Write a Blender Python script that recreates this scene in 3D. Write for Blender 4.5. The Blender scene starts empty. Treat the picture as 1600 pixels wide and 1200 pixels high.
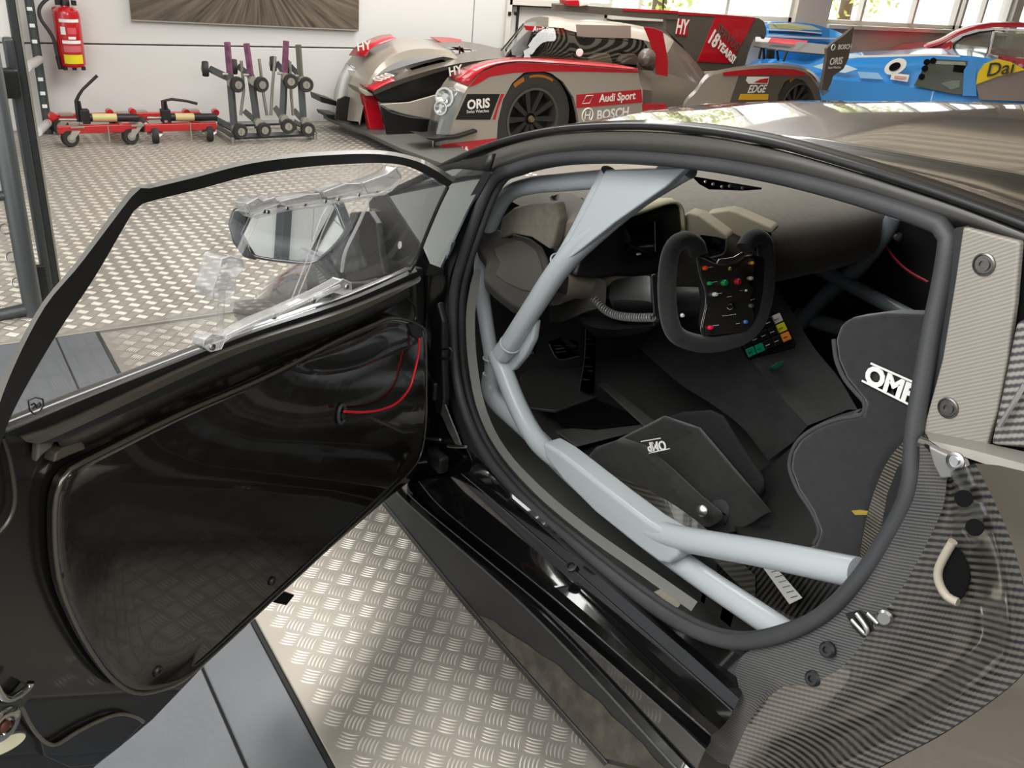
import bpy, bmesh, math, random
from math import sin, cos, pi, radians, sqrt, atan2
from mathutils import Vector as V3, Matrix
random.seed(7)
S = bpy.context.scene
COL = S.collection
# ---------------------------------------------------------------- camera (X = front of the black car, Y = its left, Z = up)
FPX, PITCH, ROLL, AZ, CAMH = 1369.0, radians(26.93), radians(5.576), radians(-35.83), 1.45
_h = V3((cos(AZ), sin(AZ), 0)); _r = V3((sin(AZ), -cos(AZ), 0)); _u = V3((0, 0, 1))
CF = _h * cos(PITCH) - _u * sin(PITCH)
_up = _h * sin(PITCH) + _u * cos(PITCH)
CR = _r * cos(ROLL) + _up * sin(ROLL)
CU = -_r * sin(ROLL) + _up * cos(ROLL)
CC = V3((0, 0, CAMH))
cd = bpy.data.cameras.new('camera'); cam = bpy.data.objects.new('camera', cd); COL.objects.link(cam)
cd.sensor_width = 36; cd.lens = FPX * 36 / 1600; cd.clip_start = 0.05
cam.matrix_world = Matrix(((CR.x, CU.x, -CF.x, CC.x), (CR.y, CU.y, -CF.y, CC.y), (CR.z, CU.z, -CF.z, CC.z), (0, 0, 0, 1)))
S.camera = cam
# ---------------------------------------------------------------- world, lights, exposure
W = bpy.data.worlds.new('world'); S.world = W; W.use_nodes = True
_n = W.node_tree.nodes; _b = _n['Background']
_sky = _n.new('ShaderNodeTexSky'); _sky.sky_type = 'HOSEK_WILKIE'; _sky.turbidity = 5; _sky.ground_albedo = 0.45
_sky.sun_direction = V3((0.5, -0.5, 0.75)).normalized()
_mx = _n.new('ShaderNodeMix'); _mx.data_type = 'RGBA'; _mx.inputs[0].default_value = 0.75
W.node_tree.links.new(_sky.outputs[0], _mx.inputs[6]); _mx.inputs[7].default_value = (0.95, 0.97, 1.0, 1)
W.node_tree.links.new(_mx.outputs[2], _b.inputs[0])
_b.inputs[1].default_value = 2.0
def area(name, loc, rot, sx, sy, power, col=(1, 1, 1)):
    l = bpy.data.lights.new(name, 'AREA'); l.shape = 'RECTANGLE'; l.size = sx; l.size_y = sy; l.energy = power; l.color = col
    o = bpy.data.objects.new(name, l); COL.objects.link(o); o.location = loc; o.rotation_euler = rot; return o
_sl = bpy.data.lights.new('sun', 'SUN'); _sl.energy = 3.0; _sl.angle = radians(1.0); _sl.color = (1, .96, .88)
_so = bpy.data.objects.new('sun', _sl); COL.objects.link(_so); _so.rotation_euler = V3((.35, -.25, 1)).to_track_quat('Z', 'Y').to_euler()
for lx, ly, sx, sy, pw in ((0.3, 1.9, 4.0, 2.6, 200), (3.4, -1.9, 2.0, 2.0, 75), (5.6, -4.6, 1.6, 3.0, 120), (-3.5, -1.5, 3.0, 3.0, 210)):
    area('overhead_fill', (lx, ly, 3.15), (0, 0, 0), sx, sy, pw, (1, 0.985, 0.955))  # unseen area lights added overhead to brighten the cars, dash and wall
for lx, ly in ((4.6, -6.8), (2.6, -9.8)): area('ceiling_fill', (lx, ly, 2.75), (pi, 0, 0), 3.2, 2.4, 42, (1, 0.94, 0.84))  # unseen lights added to brighten the ceiling mirrored in the car roof
S.view_settings.view_transform = 'Standard'; S.view_settings.look = 'None'; S.view_settings.gamma = 1
S.view_settings.use_curve_mapping = False
S.view_settings.exposure = 0.7
S.cycles.max_bounces = 10; S.cycles.transparent_max_bounces = 24; S.cycles.transmission_bounces = 8; S.cycles.glossy_bounces = 5; S.cycles.diffuse_bounces = 4
S.cycles.use_denoising = True; S.cycles.caustics_reflective = False; S.cycles.caustics_refractive = False
S.cycles.sample_clamp_indirect = 6
# ---------------------------------------------------------------- points along a sight line of the photograph
def ray(x, y):
    d = CF * FPX + CR * (x - 800) + CU * (600 - y); return d / FPX
def aZ(x, y, z): d = ray(x, y); return CC + d * ((z - CAMH) / d.z)
def aY(x, y, Y): d = ray(x, y); return CC + d * (Y / d.y)
def aX(x, y, X): d = ray(x, y); return CC + d * (X / d.x)
def aP(x, y, p0, n): d = ray(x, y); n = V3(n); return CC + d * (n.dot(V3(p0) - CC) / n.dot(d))
def px(s): return [tuple(float(c) for c in t.split(',')) for t in s.split()]
def PY(s, Y): return [aY(x, y, Y) for x, y in px(s)]
def PX(s, X): return [aX(x, y, X) for x, y in px(s)]
def PZ(s, z): return [aZ(x, y, z) for x, y in px(s)]
# ---------------------------------------------------------------- materials
def lin(c):
    if isinstance(c, str):
        c = [int(c[i:i + 2], 16) / 255 for i in (0, 2, 4)]
    return tuple(v / 12.92 if v <= 0.04045 else ((v + 0.055) / 1.055) ** 2.4 for v in c) + (1,)
_MC = {}
def mat(name, c, rough=0.5, metal=0, coat=0, spec=0.5, noise=None, bump=None, emit=0, c2=None, sheen=0):
    if name in _MC: return _MC[name]
    m = bpy.data.materials.new(name); m.use_nodes = True; nt = m.node_tree; b = nt.nodes['Principled BSDF']
    b.inputs['Base Color'].default_value = lin(c); b.inputs['Roughness'].default_value = rough; b.inputs['Metallic'].default_value = metal
    b.inputs['Coat Weight'].default_value = coat; b.inputs['Coat Roughness'].default_value = 0.04; b.inputs['Specular IOR Level'].default_value = spec
    b.inputs['Sheen Weight'].default_value = sheen
    if emit: b.inputs['Emission Color'].default_value = lin(c); b.inputs['Emission Strength'].default_value = emit
    tc = nt.nodes.new('ShaderNodeTexCoord')
    if noise:
        t = nt.nodes.new('ShaderNodeTexNoise'); t.inputs['Scale'].default_value = noise; t.inputs['Detail'].default_value = 5
        r = nt.nodes.new('ShaderNodeValToRGB'); r.color_ramp.elements[0].position = 0.35; r.color_ramp.elements[1].position = 0.68
        r.color_ramp.elements[0].color = lin(c); r.color_ramp.elements[1].color = lin(c2 or c)
        nt.links.new(tc.outputs['Object'], t.inputs['Vector']); nt.links.new(t.outputs['Fac'], r.inputs[0]); nt.links.new(r.outputs[0], b.inputs['Base Color'])
    if bump:
        t = nt.nodes.new('ShaderNodeTexNoise'); t.inputs['Scale'].default_value = bump[0]; t.inputs['Detail'].default_value = 3
        k = nt.nodes.new('ShaderNodeBump'); k.inputs['Strength'].default_value = bump[1]; k.inputs['Distance'].default_value = 0.01 if len(bump) < 3 else bump[2]
        nt.links.new(tc.outputs['Object'], t.inputs['Vector']); nt.links.new(t.outputs['Fac'], k.inputs['Height']); nt.links.new(k.outputs[0], b.inputs['Normal'])
    _MC[name] = m; return m
def carbon(name, u, v, period, ca, cb, rough=0.3, coat=1.0, metal=0.0):
    """woven fibre: bands along u of the given period, broken up into tows along v"""
    m = bpy.data.materials.new(name); m.use_nodes = True; nt = m.node_tree; b = nt.nodes['Principled BSDF']; N = nt.nodes.new; L = nt.links.new
    tc = N('ShaderNodeTexCoord')
    def wave(vec, per, ph=None):
        d = N('ShaderNodeVectorMath'); d.operation = 'DOT_PRODUCT'; L(tc.outputs['Object'], d.inputs[0]); d.inputs[1].default_value = V3(vec).normalized() * (2 * pi / per)
        s = N('ShaderNodeMath'); s.operation = 'SINE'; L(d.outputs['Value'], s.inputs[0]); return s.outputs[0]
    a = wave(u, period); c = wave(v, period * 0.62)
    mu = N('ShaderNodeMath'); mu.operation = 'MULTIPLY_ADD'; L(c, mu.inputs[0]); mu.inputs[1].default_value = 0.22; L(a, mu.inputs[2])
    r = N('ShaderNodeValToRGB'); r.color_ramp.elements[0].position = 0.2; r.color_ramp.elements[1].position = 0.8
    r.color_ramp.elements[0].color = lin(ca); r.color_ramp.elements[1].color = lin(cb)
    mp = N('ShaderNodeMath'); mp.operation = 'MULTIPLY_ADD'; L(mu.outputs[0], mp.inputs[0]); mp.inputs[1].default_value = 0.45; mp.inputs[2].default_value = 0.5
    L(mp.outputs[0], r.inputs[0]); L(r.outputs[0], b.inputs['Base Color'])
    b.inputs['Roughness'].default_value = rough; b.inputs['Coat Weight'].default_value = coat; b.inputs['Coat Roughness'].default_value = 0.05; b.inputs['Metallic'].default_value = metal
    k = N('ShaderNodeBump'); k.inputs['Strength'].default_value = 0.15; k.inputs['Distance'].default_value = 0.0008; L(mp.outputs[0], k.inputs['Height']); L(k.outputs[0], b.inputs['Normal'])
    return m
def glass(name, tint=(1, 1, 1), refl=1.0, haze=0.0, rough=0.02, gcol=(1, 1, 1)):
    m = bpy.data.materials.new(name); m.use_nodes = True; nt = m.node_tree; N = nt.nodes.new; L = nt.links.new
    nt.nodes.remove(nt.nodes['Principled BSDF']); out = nt.nodes['Material Output']
    t = N('ShaderNodeBsdfTransparent'); t.inputs[0].default_value = (*tint, 1)
    g = N('ShaderNodeBsdfGlossy'); g.inputs['Roughness'].default_value = rough; g.inputs['Color'].default_value = (*gcol, 1)
    f = N('ShaderNodeLayerWeight'); f.inputs[0].default_value = 0.5
    q = N('ShaderNodeMath'); q.operation = 'POWER'; q.inputs[1].default_value = 5; L(f.outputs['Facing'], q.inputs[0])
    k = N('ShaderNodeMath'); k.operation = 'MULTIPLY_ADD'; k.inputs[1].default_value = 0.9 * refl; k.inputs[2].default_value = 0.04 * refl; k.use_clamp = True; L(q.outputs[0], k.inputs[0])
    x = N('ShaderNodeMixShader'); L(k.outputs[0], x.inputs[0]); L(t.outputs[0], x.inputs[1]); L(g.outputs[0], x.inputs[2])
    if haze:
        d = N('ShaderNodeBsdfDiffuse'); d.inputs[0].default_value = (0.8, 0.8, 0.8, 1)
        y = N('ShaderNodeMixShader'); y.inputs[0].default_value = haze; L(x.outputs[0], y.inputs[1]); L(d.outputs[0], y.inputs[2]); x = y
    L(x.outputs[0], out.inputs[0]); return m
# ---------------------------------------------------------------- objects
def tag(o, label=None, cat=None, group=None, kind=None):
    if label: o['label'] = label
    if cat: o['category'] = cat
    if group: o['group'] = group
    if kind: o['kind'] = kind
    return o
def thing(name, label, cat, loc=(0, 0, 0), group=None, rz=0):
    o = bpy.data.objects.new(name, None); COL.objects.link(o); o.location = loc; o.rotation_euler = (0, 0, rz); o.empty_display_size = 0.1
    return tag(o, label, cat, group)
def put(o, parent, local=False):
    COL.objects.link(o)
    if parent:
        o.parent = parent
        if not local and parent.type == 'EMPTY': o.matrix_parent_inverse = Matrix.Translation(-parent.location)
    return o
def mesh(name, V, F, m, parent=None, smooth=35, mi=None, local=False):
    me = bpy.data.meshes.new(name); me.from_pydata([tuple(v) for v in V], [], F); me.update()
    ms = m if isinstance(m, (list, tuple)) else [m]
    for x in ms: me.materials.append(x)
    if mi: me.polygons.foreach_set('material_index', mi)
    bm = bmesh.new(); bm.from_mesh(me); bmesh.ops.recalc_face_normals(bm, faces=bm.faces); bm.to_mesh(me); bm.free()
    if smooth:
        me.polygons.foreach_set('use_smooth', [True] * len(me.polygons)); me.set_sharp_from_angle(angle=radians(smooth))
    o = bpy.data.objects.new(name, me); put(o, parent, local); return o
class MB:
    """collects several shapes into one mesh (one part)"""
    def __init__(s): s.V = []; s.F = []; s.M = []
    def add(s, V, F, mi=0):
        k = len(s.V); s.V += [V3(v) for v in V]; s.F += [tuple(i + k for i in f) for f in F]; s.M += [mi] * len(F); return s
    def obj(s, name, m, parent=None, smooth=35, local=False): return mesh(name, s.V, s.F, m, parent, smooth, s.M if isinstance(m, (list, tuple)) else None, local)
def cr(P, n, closed=False):
    """Catmull-Rom through P, resampled to n points by arc length"""
    P = [V3(p) for p in P]
    if len(P) == 2: P = [P[0], (P[0] + P[1]) / 2, P[1]]
    m = len(P); out = []; segs = m if closed else m - 1
    for i in range(segs):
        g = (lambda j: P[j % m]) if closed else (lambda j: P[j] if 0 <= j < m else (P[0] * 2 - P[1] if j < 0 else P[-1] * 2 - P[-2]))
        a, b, c, d = g(i - 1), g(i), g(i + 1), g(i + 2)
        for k in range(12):
            t = k / 12; out.append(0.5 * ((2 * b) + (c - a) * t + (2 * a - 5 * b + 4 * c - d) * t * t + (3 * b - a - 3 * c + d) * t ** 3))
    out.append(P[0].copy() if closed else P[-1].copy())
    return resamp(out, n, closed)
def resamp(Q, n, closed=False):
    L = [0]
    for a, b in zip(Q, Q[1:]): L.append(L[-1] + (b - a).length)
    R = []; j = 0; N = n if closed else n - 1
    for k in range(n):
        s = L[-1] * k / N
        while j < len(L) - 2 and L[j + 1] < s: j += 1
        d = L[j + 1] - L[j]; t = 0 if d < 1e-12 else (s - L[j]) / d
        R.append(Q[j].lerp(Q[j + 1], min(1, max(0, t))))
    return R
def lerp_poly(P, n):  # straight polyline resampled
    return resamp([V3(p) for p in P], n)
def tubeg(P, r, seg=12, closed=False, cap=True, sx=1.0):
    P = [V3(p) for p in P]; n = len(P); V = []; F = []
    rr = r if isinstance(r, (list, tuple)) else [r] * n
    T = []
    for i in range(n):
        a = P[(i - 1) % n] if (closed or i > 0) else P[0]; b = P[(i + 1) % n] if (closed or i < n - 1) else P[-1]
        d = b - a; T.append(d.normalized() if d.length > 1e-9 else V3((0, 0, 1)))
    ref = V3((0, 0, 1)) if abs(T[0].z) < 0.9 else V3((1, 0, 0))
    u = (ref - T[0] * ref.dot(T[0])).normalized()
    for i in range(n):
        u = u - T[i] * u.dot(T[i])
        u = u.normalized() if u.length > 1e-9 else V3((1, 0, 0)); w = T[i].cross(u)
        for k in range(seg):
            a = 2 * pi * k / seg; V.append(P[i] + u * (cos(a) * rr[i] * sx) + w * (sin(a) * rr[i]))
    for i in range(n if closed else n - 1):
        for k in range(seg):
            a = i * seg + k; b = i * seg + (k + 1) % seg; j = (i + 1) % n
            F.append((a, b, j * seg + (k + 1) % seg, j * seg + k))
    if cap and not closed: F.append(tuple(range(seg))[::-1]); F.append(tuple((n - 1) * seg + k for k in range(seg)))
    return V, F
def tube(name, P, r, m, parent=None, n=None, seg=14, closed=False, local=False):
    Q = cr(P, n, closed) if n else [V3(p) for p in P]
    return mesh(name, *tubeg(Q, r, seg, closed), m, parent, 50, None, local)
def loftg(C, closed=False, cap=False):
    n = len(C[0]); V = [p for c in C for p in c]; F = []
    for i in range(len(C) - 1):
        for k in range(n if closed else n - 1):
            a = i * n + k; b = i * n + (k + 1) % n; F.append((a, b, b + n, a + n))
    if cap and closed: F.append(tuple(range(n))[::-1]); F.append(tuple((len(C) - 1) * n + k for k in range(n)))
    return V, F
def loft(name, C, m, parent=None, n=40, smooth=35, straight=False, mi=None, thick=0, local=False, across=0):
    R = [lerp_poly(c, n) if straight else cr(c, n) for c in C]
    if across: R = list(zip(*[cr([r[k] for r in R], across) for k in range(n)]))
    V, F = loftg(R)
    o = mesh(name, V, F, m, parent, smooth, [mi(i // (n - 1), i % (n - 1)) for i in range(len(F))] if mi else None, local)
    if thick:
        s = o.modifiers.new('thickness', 'SOLIDIFY'); s.thickness = thick; s.offset = 0
    return o
def plateg(P, n, t):
    """solid plate: outline P pushed along n by t"""
    P = [V3(p) for p in P]; n = V3(n) * t; k = len(P)
    V = P + [p + n for p in P]; F = [tuple(range(k))[::-1], tuple(range(k, 2 * k))]
    F += [(i, (i + 1) % k, (i + 1) % k + k, i + k) for i in range(k)]
    return V, F
def plate(name, P, n, t, m, parent=None, bevel=0, seg=2, smooth=35, local=False):
    V, F = plateg(P, n, t); o = mesh(name, V, F, m, parent, 0 if bevel else smooth, None, local)
    if bevel: bev(o, bevel, seg)
    return o
def bev(o, w, seg=2, ang=30):
    b = o.modifiers.new('bevel', 'BEVEL'); b.width = w; b.segments = seg; b.limit_method = 'ANGLE'; b.angle_limit = radians(ang); b.harden_normals = False
    me = o.data; me.polygons.foreach_set('use_smooth', [True] * len(me.polygons)); me.set_sharp_from_angle(angle=radians(180))
    w_ = o.modifiers.new('normals', 'WEIGHTED_NORMAL'); w_.keep_sharp = True
    return o
def boxg(c, s, ax=None):
    c = V3(c); X, Y, Z = ax if ax else (V3((1, 0, 0)), V3((0, 1, 0)), V3((0, 0, 1)))
    V = [c + X * (i * s[0] / 2) + Y * (j * s[1] / 2) + Z * (k * s[2] / 2) for k in (-1, 1) for j in (-1, 1) for i in (-1, 1)]
    return V, [(0, 2, 3, 1), (4, 5, 7, 6), (0, 1, 5, 4), (2, 6, 7, 3), (0, 4, 6, 2), (1, 3, 7, 5)]
def box(name, c, s, m, parent=None, ax=None, bevel=0, seg=2, local=False):
    V, F = boxg(c, s, ax); o = mesh(name, V, F, m, parent, 0, None, local)
    if bevel: bev(o, bevel, seg)
    return o
def latheg(prof, c, axis, seg=24, cap=True):
    """prof = [(r, h)...] about axis through c"""
    c = V3(c); w = V3(axis).normalized(); ref = V3((0, 0, 1)) if abs(w.z) < 0.9 else V3((1, 0, 0))
    u = (ref - w * ref.dot(w)).normalized(); v = w.cross(u); V = []; F = []
    for r, h in prof:
        for k in range(seg):
            a = 2 * pi * k / seg; V.append(c + w * h + u * (r * cos(a)) + v * (r * sin(a)))
    for i in range(len(prof) - 1):
        for k in range(seg):
            a = i * seg + k; b = i * seg + (k + 1) % seg; F.append((a, b, b + seg, a + seg))
    if cap: F.append(tuple(range(seg))[::-1]); F.append(tuple((len(prof) - 1) * seg + k for k in range(seg)))
    return V, F
def lathe(name, prof, c, axis, m, parent=None, seg=24, smooth=35, local=False, cap=True):
    return mesh(name, *latheg(prof, c, axis, seg, cap), m, parent, smooth, None, local)
def text(name, s, size, at, right, up, m, parent=None, ext=0.0006, shear=0, bold=0.0, align='CENTER', local=False, sx=1.0):
    c = bpy.data.curves.new(name, 'FONT'); c.body = s; c.size = size; c.extrude = ext; c.shear = shear; c.offset = bold; c.align_x = align; c.align_y = 'CENTER'
    c.materials.append(m); c.resolution_u = 3
    t = bpy.data.objects.new(name, c); COL.objects.link(t); dg = bpy.context.evaluated_depsgraph_get()
    me = bpy.data.meshes.new_from_object(t.evaluated_get(dg)); me.name = name; bpy.data.objects.remove(t); bpy.data.curves.remove(c)
    o = bpy.data.objects.new(name, me); put(o, parent, local)
    r = V3(right).normalized(); n = r.cross(V3(up)).normalized(); u = n.cross(r); at = V3(at)
    M = Matrix(((r.x, u.x, n.x, at.x), (r.y, u.y, n.y, at.y), (r.z, u.z, n.z, at.z), (0, 0, 0, 1))) @ Matrix.Diagonal((sx, 1, 1, 1))
    o.matrix_basis = M
    return o
def ring(P0, n, r, seg): 
    n = V3(n).normalized(); ref = V3((0, 0, 1)) if abs(n.z) < 0.9 else V3((1, 0, 0)); u = (ref - n * ref.dot(n)).normalized(); v = n.cross(u)
    return [V3(P0) + u * (r * cos(2 * pi * k / seg)) + v * (r * sin(2 * pi * k / seg)) for k in range(seg)]
def inset(P, c, k):
    c = V3(c); return [c + (V3(p) - c) * k for p in P]
def clone(root, label=None):
    r = root.copy(); COL.objects.link(r)
    if label: r['label'] = label
    for ch in list(root.children):
        c = ch.copy(); COL.objects.link(c); c.parent = r
        for g in list(ch.children):
            d = g.copy(); COL.objects.link(d); d.parent = c
    return r
BX, BY, BZ = V3((1, 0, 0)), V3((0, 1, 0)), V3((0, 0, 1))
M_black = mat('gloss_black_paint', '0c0c0c', 0.12, coat=1, spec=0.5)
M_rub = mat('black_rubber', '2b2c2d', 0.62, noise=30, c2='323334')
M_plas = mat('black_plastic', '141414', 0.45)
M_matte = mat('matte_black', '090909', 0.85, spec=.12)
M_fab = mat('black_suede', '191919', 0.95, noise=40, c2='222222', bump=(220, 0.25, 0.003), sheen=0.15)
M_steel = mat('bright_steel', 'b8b8b6', 0.3, 1)
M_white = mat('white_print', 'e8e8e4', 0.6)
M_red = mat('red_paint', 'b8141c', 0.3, coat=0.6)
# ================================================================ the room
WX = 6.82                                   # the far wall
M_alu = mat('tread_plate', '9a948a', 0.42, 0.5, noise=2.5, c2='a8a298')
M_bar = mat('tread_bars', 'dcd7cc', 0.3, 0.6)
M_grey = mat('grey_floor_paint', '55585c', 0.38, noise=3, c2='5e6165', bump=(60, 0.05))
M_dark = mat('dark_joint', '1a1a19', 0.7)
M_wall = mat('white_wall_panel', 'd2d0cb', 0.55, noise=0.7, c2='d7d5d1')
M_beige = mat('beige_wall', 'cfc2b5', 0.6)
M_trim = mat('window_frame_white', 'd2cdc3', 0.5)
fl = mesh('floor', *boxg((-1.0, -4.6, -0.06), (17.2, 18.0, 0.11)), M_dark, None, 0); tag(fl, 'five-bar aluminium tread plate floor with grey panels', None, None, 'structure')
SX = 3.31                                   # joint across the floor
def slab(x0, x1, y0, y1, z0, z1, m, name, bevel=0.003):
    return box(name, ((x0 + x1) / 2, (y0 + y1) / 2, (z0 + z1) / 2), (x1 - x0, y1 - y0, z1 - z0), m, fl, bevel=bevel)
slab(-8.8, SX - 0.012, -12.4, -0.462, -0.01, 0, M_alu, 'tread_plate')
slab(SX + 0.012, 7.6, -12.4, 4.3, -0.01, 0, M_alu, 'tread_plate')
slab(SX - 0.012, SX + 0.012, -12.4, -0.462, -0.012, -0.002, mat('joint_strip', '75726c', 0.5, 0.6), 'joint_strip')
slab(-8.8, SX - 0.006, -0.448, -0.318, -0.01, 0.004, M_grey, 'floor_panel')
slab(-8.8, SX - 0.006, -0.312, 0.35, -0.01, 0.004, M_grey, 'floor_panel')
slab(-8.8, SX - 0.006, 0.356, 4.3, -0.01, 0.004, M_grey, 'floor_panel')
slab(-8.8, SX - 0.1, -0.461, -0.449, -0.01, -0.001, M_dark, 'rubber_joint')
# raised bars of the tread plate, five to a patch, turned 45 degrees to the car
def tread(x0, x1, y0, y1, near):
    V, F = [], []; p = 0.0455; c = sqrt(.5); a1 = (c, c); a2 = (-c, c)
    R = int(14 / p)
    for i in range(-R, R):
        for j in range(-R, R):
            cx = 1.4 + (i * a1[0] + j * a2[0]) * p; cy = -0.7 + (i * a1[1] + j * a2[1]) * p
            if not (x0 < cx < x1 and y0 < cy < y1): continue
            A, B = (a1, a2) if (i + j) % 2 else (a2, a1)
            for k in range(5):
                o = (k - 2) * 0.0083
                if 1:
                    base = len(V); L = 0.018; w = 0.0026
                    for a, b, h in ((-L, 0, .0001), (-.4 * L, w, .0001), (.4 * L, w, .0001), (L, 0, .0001), (.4 * L, -w, .0001), (-.4 * L, -w, .0001), (-.5 * L, 0, .0017), (.5 * L, 0, .0017)):
                        V.append((cx + A[0] * a + B[0] * (b + o), cy + A[1] * a + B[1] * (b + o), h))
                    F += [tuple(base + q for q in f) for f in ((0, 6, 1), (1, 6, 7, 2), (2, 7, 3), (3, 7, 4), (4, 7, 6, 5), (5, 6, 0))]
    return V, F
# the 300 patches of bars nearest to the camera are parts of their own, the rest one mass
_P, _c = 0.0455, sqrt(.5)
cells = []
for i in range(-120, 120):
    for j in range(-120, 120):
        x, y = 1.4 + (i - j) * _c * _P, -.7 + (i + j) * _c * _P
        if .86 < x < SX - .03 and -.98 < y < -.485: cells.append((x * x + y * y + CAMH ** 2, x, y, (i + j) % 2, i, j))
cells.sort(); NEAR = {(c[4], c[5]) for c in cells[:300]}
def patch(x, y, odd):
    V, F = [], []; A, B = ((-_c, _c), (_c, _c)) if odd else ((_c, _c), (-_c, _c))
    for k in range(5):
        o = (k - 2) * 0.0083; n = 6; L = 0.019; base = len(V)
        for s in range(n + 1):
            t = -1 + 2 * s / n; w = 0.0019 * (1 - t * t) ** 0.5 + 0.0002; bow = 0.0022 * (1 - t * t)
            for sd, h in ((-1, 0.0001), (0, 0.0013 * (1 - t * t) ** 0.5), (1, 0.0001)):
                p, q = t * L, o + bow + sd * w; V.append((x + A[0] * p + B[0] * q, y + A[1] * p + B[1] * q, h))
        for s in range(n):
            q = base + s * 3; F.append((q, q + 1, q + 4, q + 3)); F.append((q + 1, q + 2, q + 5, q + 4))
    return V, F
pm = []
for odd in (0, 1):
    me = bpy.data.meshes.new('tread_patch'); V, F = patch(0, 0, odd); me.from_pydata(V, [], F); me.materials.append(M_bar); me.update(); me.polygons.foreach_set('use_smooth', [True] * len(F)); pm.append(me)
for c in cells[:300]:
    o = bpy.data.objects.new('tread_patch', pm[c[3]]); put(o, fl); o.location = (c[1], c[2], 0)
mb = MB()
for c in cells[300:]: mb.add(*patch(c[1], c[2], c[3]))
mb.obj('tread_bars', M_bar, fl, 60)['kind'] = 'stuff'
t_ = tread(SX + 0.03, WX - 0.05, -3.6, 0.6, False)
me = bpy.data.meshes.new('tread_bars'); me.from_pydata(t_[0], [], t_[1]); me.materials.append(mat('tread_bars_far', 'c4beb3', 0.36, 0.5)); me.update()  # far bars in a duller colour to soften their contrast
o = bpy.data.objects.new('tread_bars', me); put(o, fl); o['kind'] = 'stuff'
# ---------------- far wall: panels with recessed joints, door, windows
wl = mesh('wall_far', *boxg((WX + 0.14, -0.9, 1.8), (0.16, 9.0, 3.6)), mat('wall_joint', '8d8880', 0.7), None, 0); tag(wl, 'white panelled far wall of the hall', None, None, 'structure')
zs = aX(330, 72, WX).z; ys = aX(738, 60, WX).y; yd = aX(792, 30, WX).y
print('wall seam z', zs, 'y', ys, 'door y', yd)
def wpan(y0, y1, z0, z1, m=None, name='wall_panel'):
    return box(name, (WX + 0.04, (y0 + y1) / 2, (z0 + z1) / 2), (0.08, y1 - y0, z1 - z0), m or M_wall, wl, bevel=0.004)
g = 0.005
for y0, y1 in ((ys + g, ys + 3.6), (ys + 3.6 + g * 2, 3.5)):
    wpan(y0, y1, 0.0, zs - g); wpan(y0, y1, zs + g, 2.3); wpan(y0, y1, 2.31, 3.6)
wpan(yd + 0.02, ys - g, 0.0, 3.6)
# white door beside the windows
dw = aX(868, 20, WX).y
zt = aX(800, 8, WX).z
d1 = mesh('door_1', *boxg((WX + 0.05, (yd + dw) / 2 - .3, zt / 2), (0.05, yd - dw + .56, zt - 0.02)), mat('door_white', 'd9d5cc', 0.45), None, 0); tag(d1, 'white panelled door in the far wall behind the race car', None, None, 'structure')
fm = MB(); fm.add(*boxg((WX + 0.02, yd, zt / 2 + .03), (0.1, 0.05, zt + 0.06))); fm.add(*boxg((WX + 0.02, (yd + dw) / 2 - .3, zt + 0.03), (0.1, yd - dw + .6, 0.05))); fm.obj('door_frame', M_trim, d1, 0)
mb = MB(); mb.add(*boxg((WX + 0.015, yd - .12, zt * .8), (0.012, 0.02, .4))); mb.obj('door_seal', M_dark, d1, 0)
for k, dy in enumerate((0.03, 0.09)): box('hinge', aX(796 + k * 10, 21, WX - 0.03), (0.02, 0.03, 0.03), M_plas, d1, bevel=0.004)
# window band
ye = -13.2
def wy(x, y=20): return aX(x, y, WX).y
zsill = aX(1355, 46, WX).z
print('window sill z', zsill, 'windows', wy(960), wy(1137), wy(1245), wy(1292), wy(1490))
lw = mesh('wall_right', *boxg((WX + 0.1, (dw - .6 + ye) / 2, zsill / 2), (0.16, dw - .6 - ye, zsill)), M_beige, None, 0); tag(lw, 'beige wall below the bright windows', None, None, 'structure')
M_pane = glass('window_glass', (0.97, 0.98, 0.98), 0.6)
WT = 2.15
def window(i, y0, y1, muls):
    w = mesh('window_%d' % i, *boxg((WX + 0.03, (y0 + y1) / 2, zsill + 0.02), (0.2, y0 - y1, 0.04)), M_trim, None, 0)
    tag(w, 'tall bright window in the far wall, bay %d from the left' % i, None, None, 'structure')
    f = MB(); t = 0.05
    for y in (y0 - t / 2, y1 + t / 2): f.add(*boxg((WX + 0.05, y, (zsill + WT) / 2), (0.08, t, WT - zsill)))
    for z in (zsill + 0.06, WT - .02): f.add(*boxg((WX + 0.05, (y0 + y1) / 2, z), (0.08, y0 - y1, t)))
    f.obj('window_frame', M_trim, w, 0)
    for y in muls: box('mullion', (WX + 0.05, y, (zsill + WT) / 2), (0.07, 0.045, WT - zsill), M_trim, w, bevel=0.004)
    e = [y0] + list(muls) + [y1]
    for a, b in zip(e, e[1:]): box('pane', (WX + 0.06, (a + b) / 2, (zsill + WT) / 2), (0.008, a - b - 0.02, WT - zsill - 0.05), M_pane, w)
window(1, dw - .6, wy(1240), (wy(1000), wy(1137)))
window(2, wy(1292), wy(1500), (wy(1350), wy(1432)))
window(3, wy(1506), wy(1580), (wy(1540),))
window(4, wy(1592), ye, (wy(1660),))
for i, (a, b) in enumerate(((wy(1240), wy(1292)), (wy(1580), wy(1592)))):
    box('trim_%d' % (i + 1), (WX + 0.06, (a + b) / 2, 1.8), (0.2, a - b, 3.6), M_beige if i == 0 else M_trim); tag(bpy.data.objects['trim_%d' % (i + 1)], 'beige pillar between the window bays', None, None, 'structure')
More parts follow.
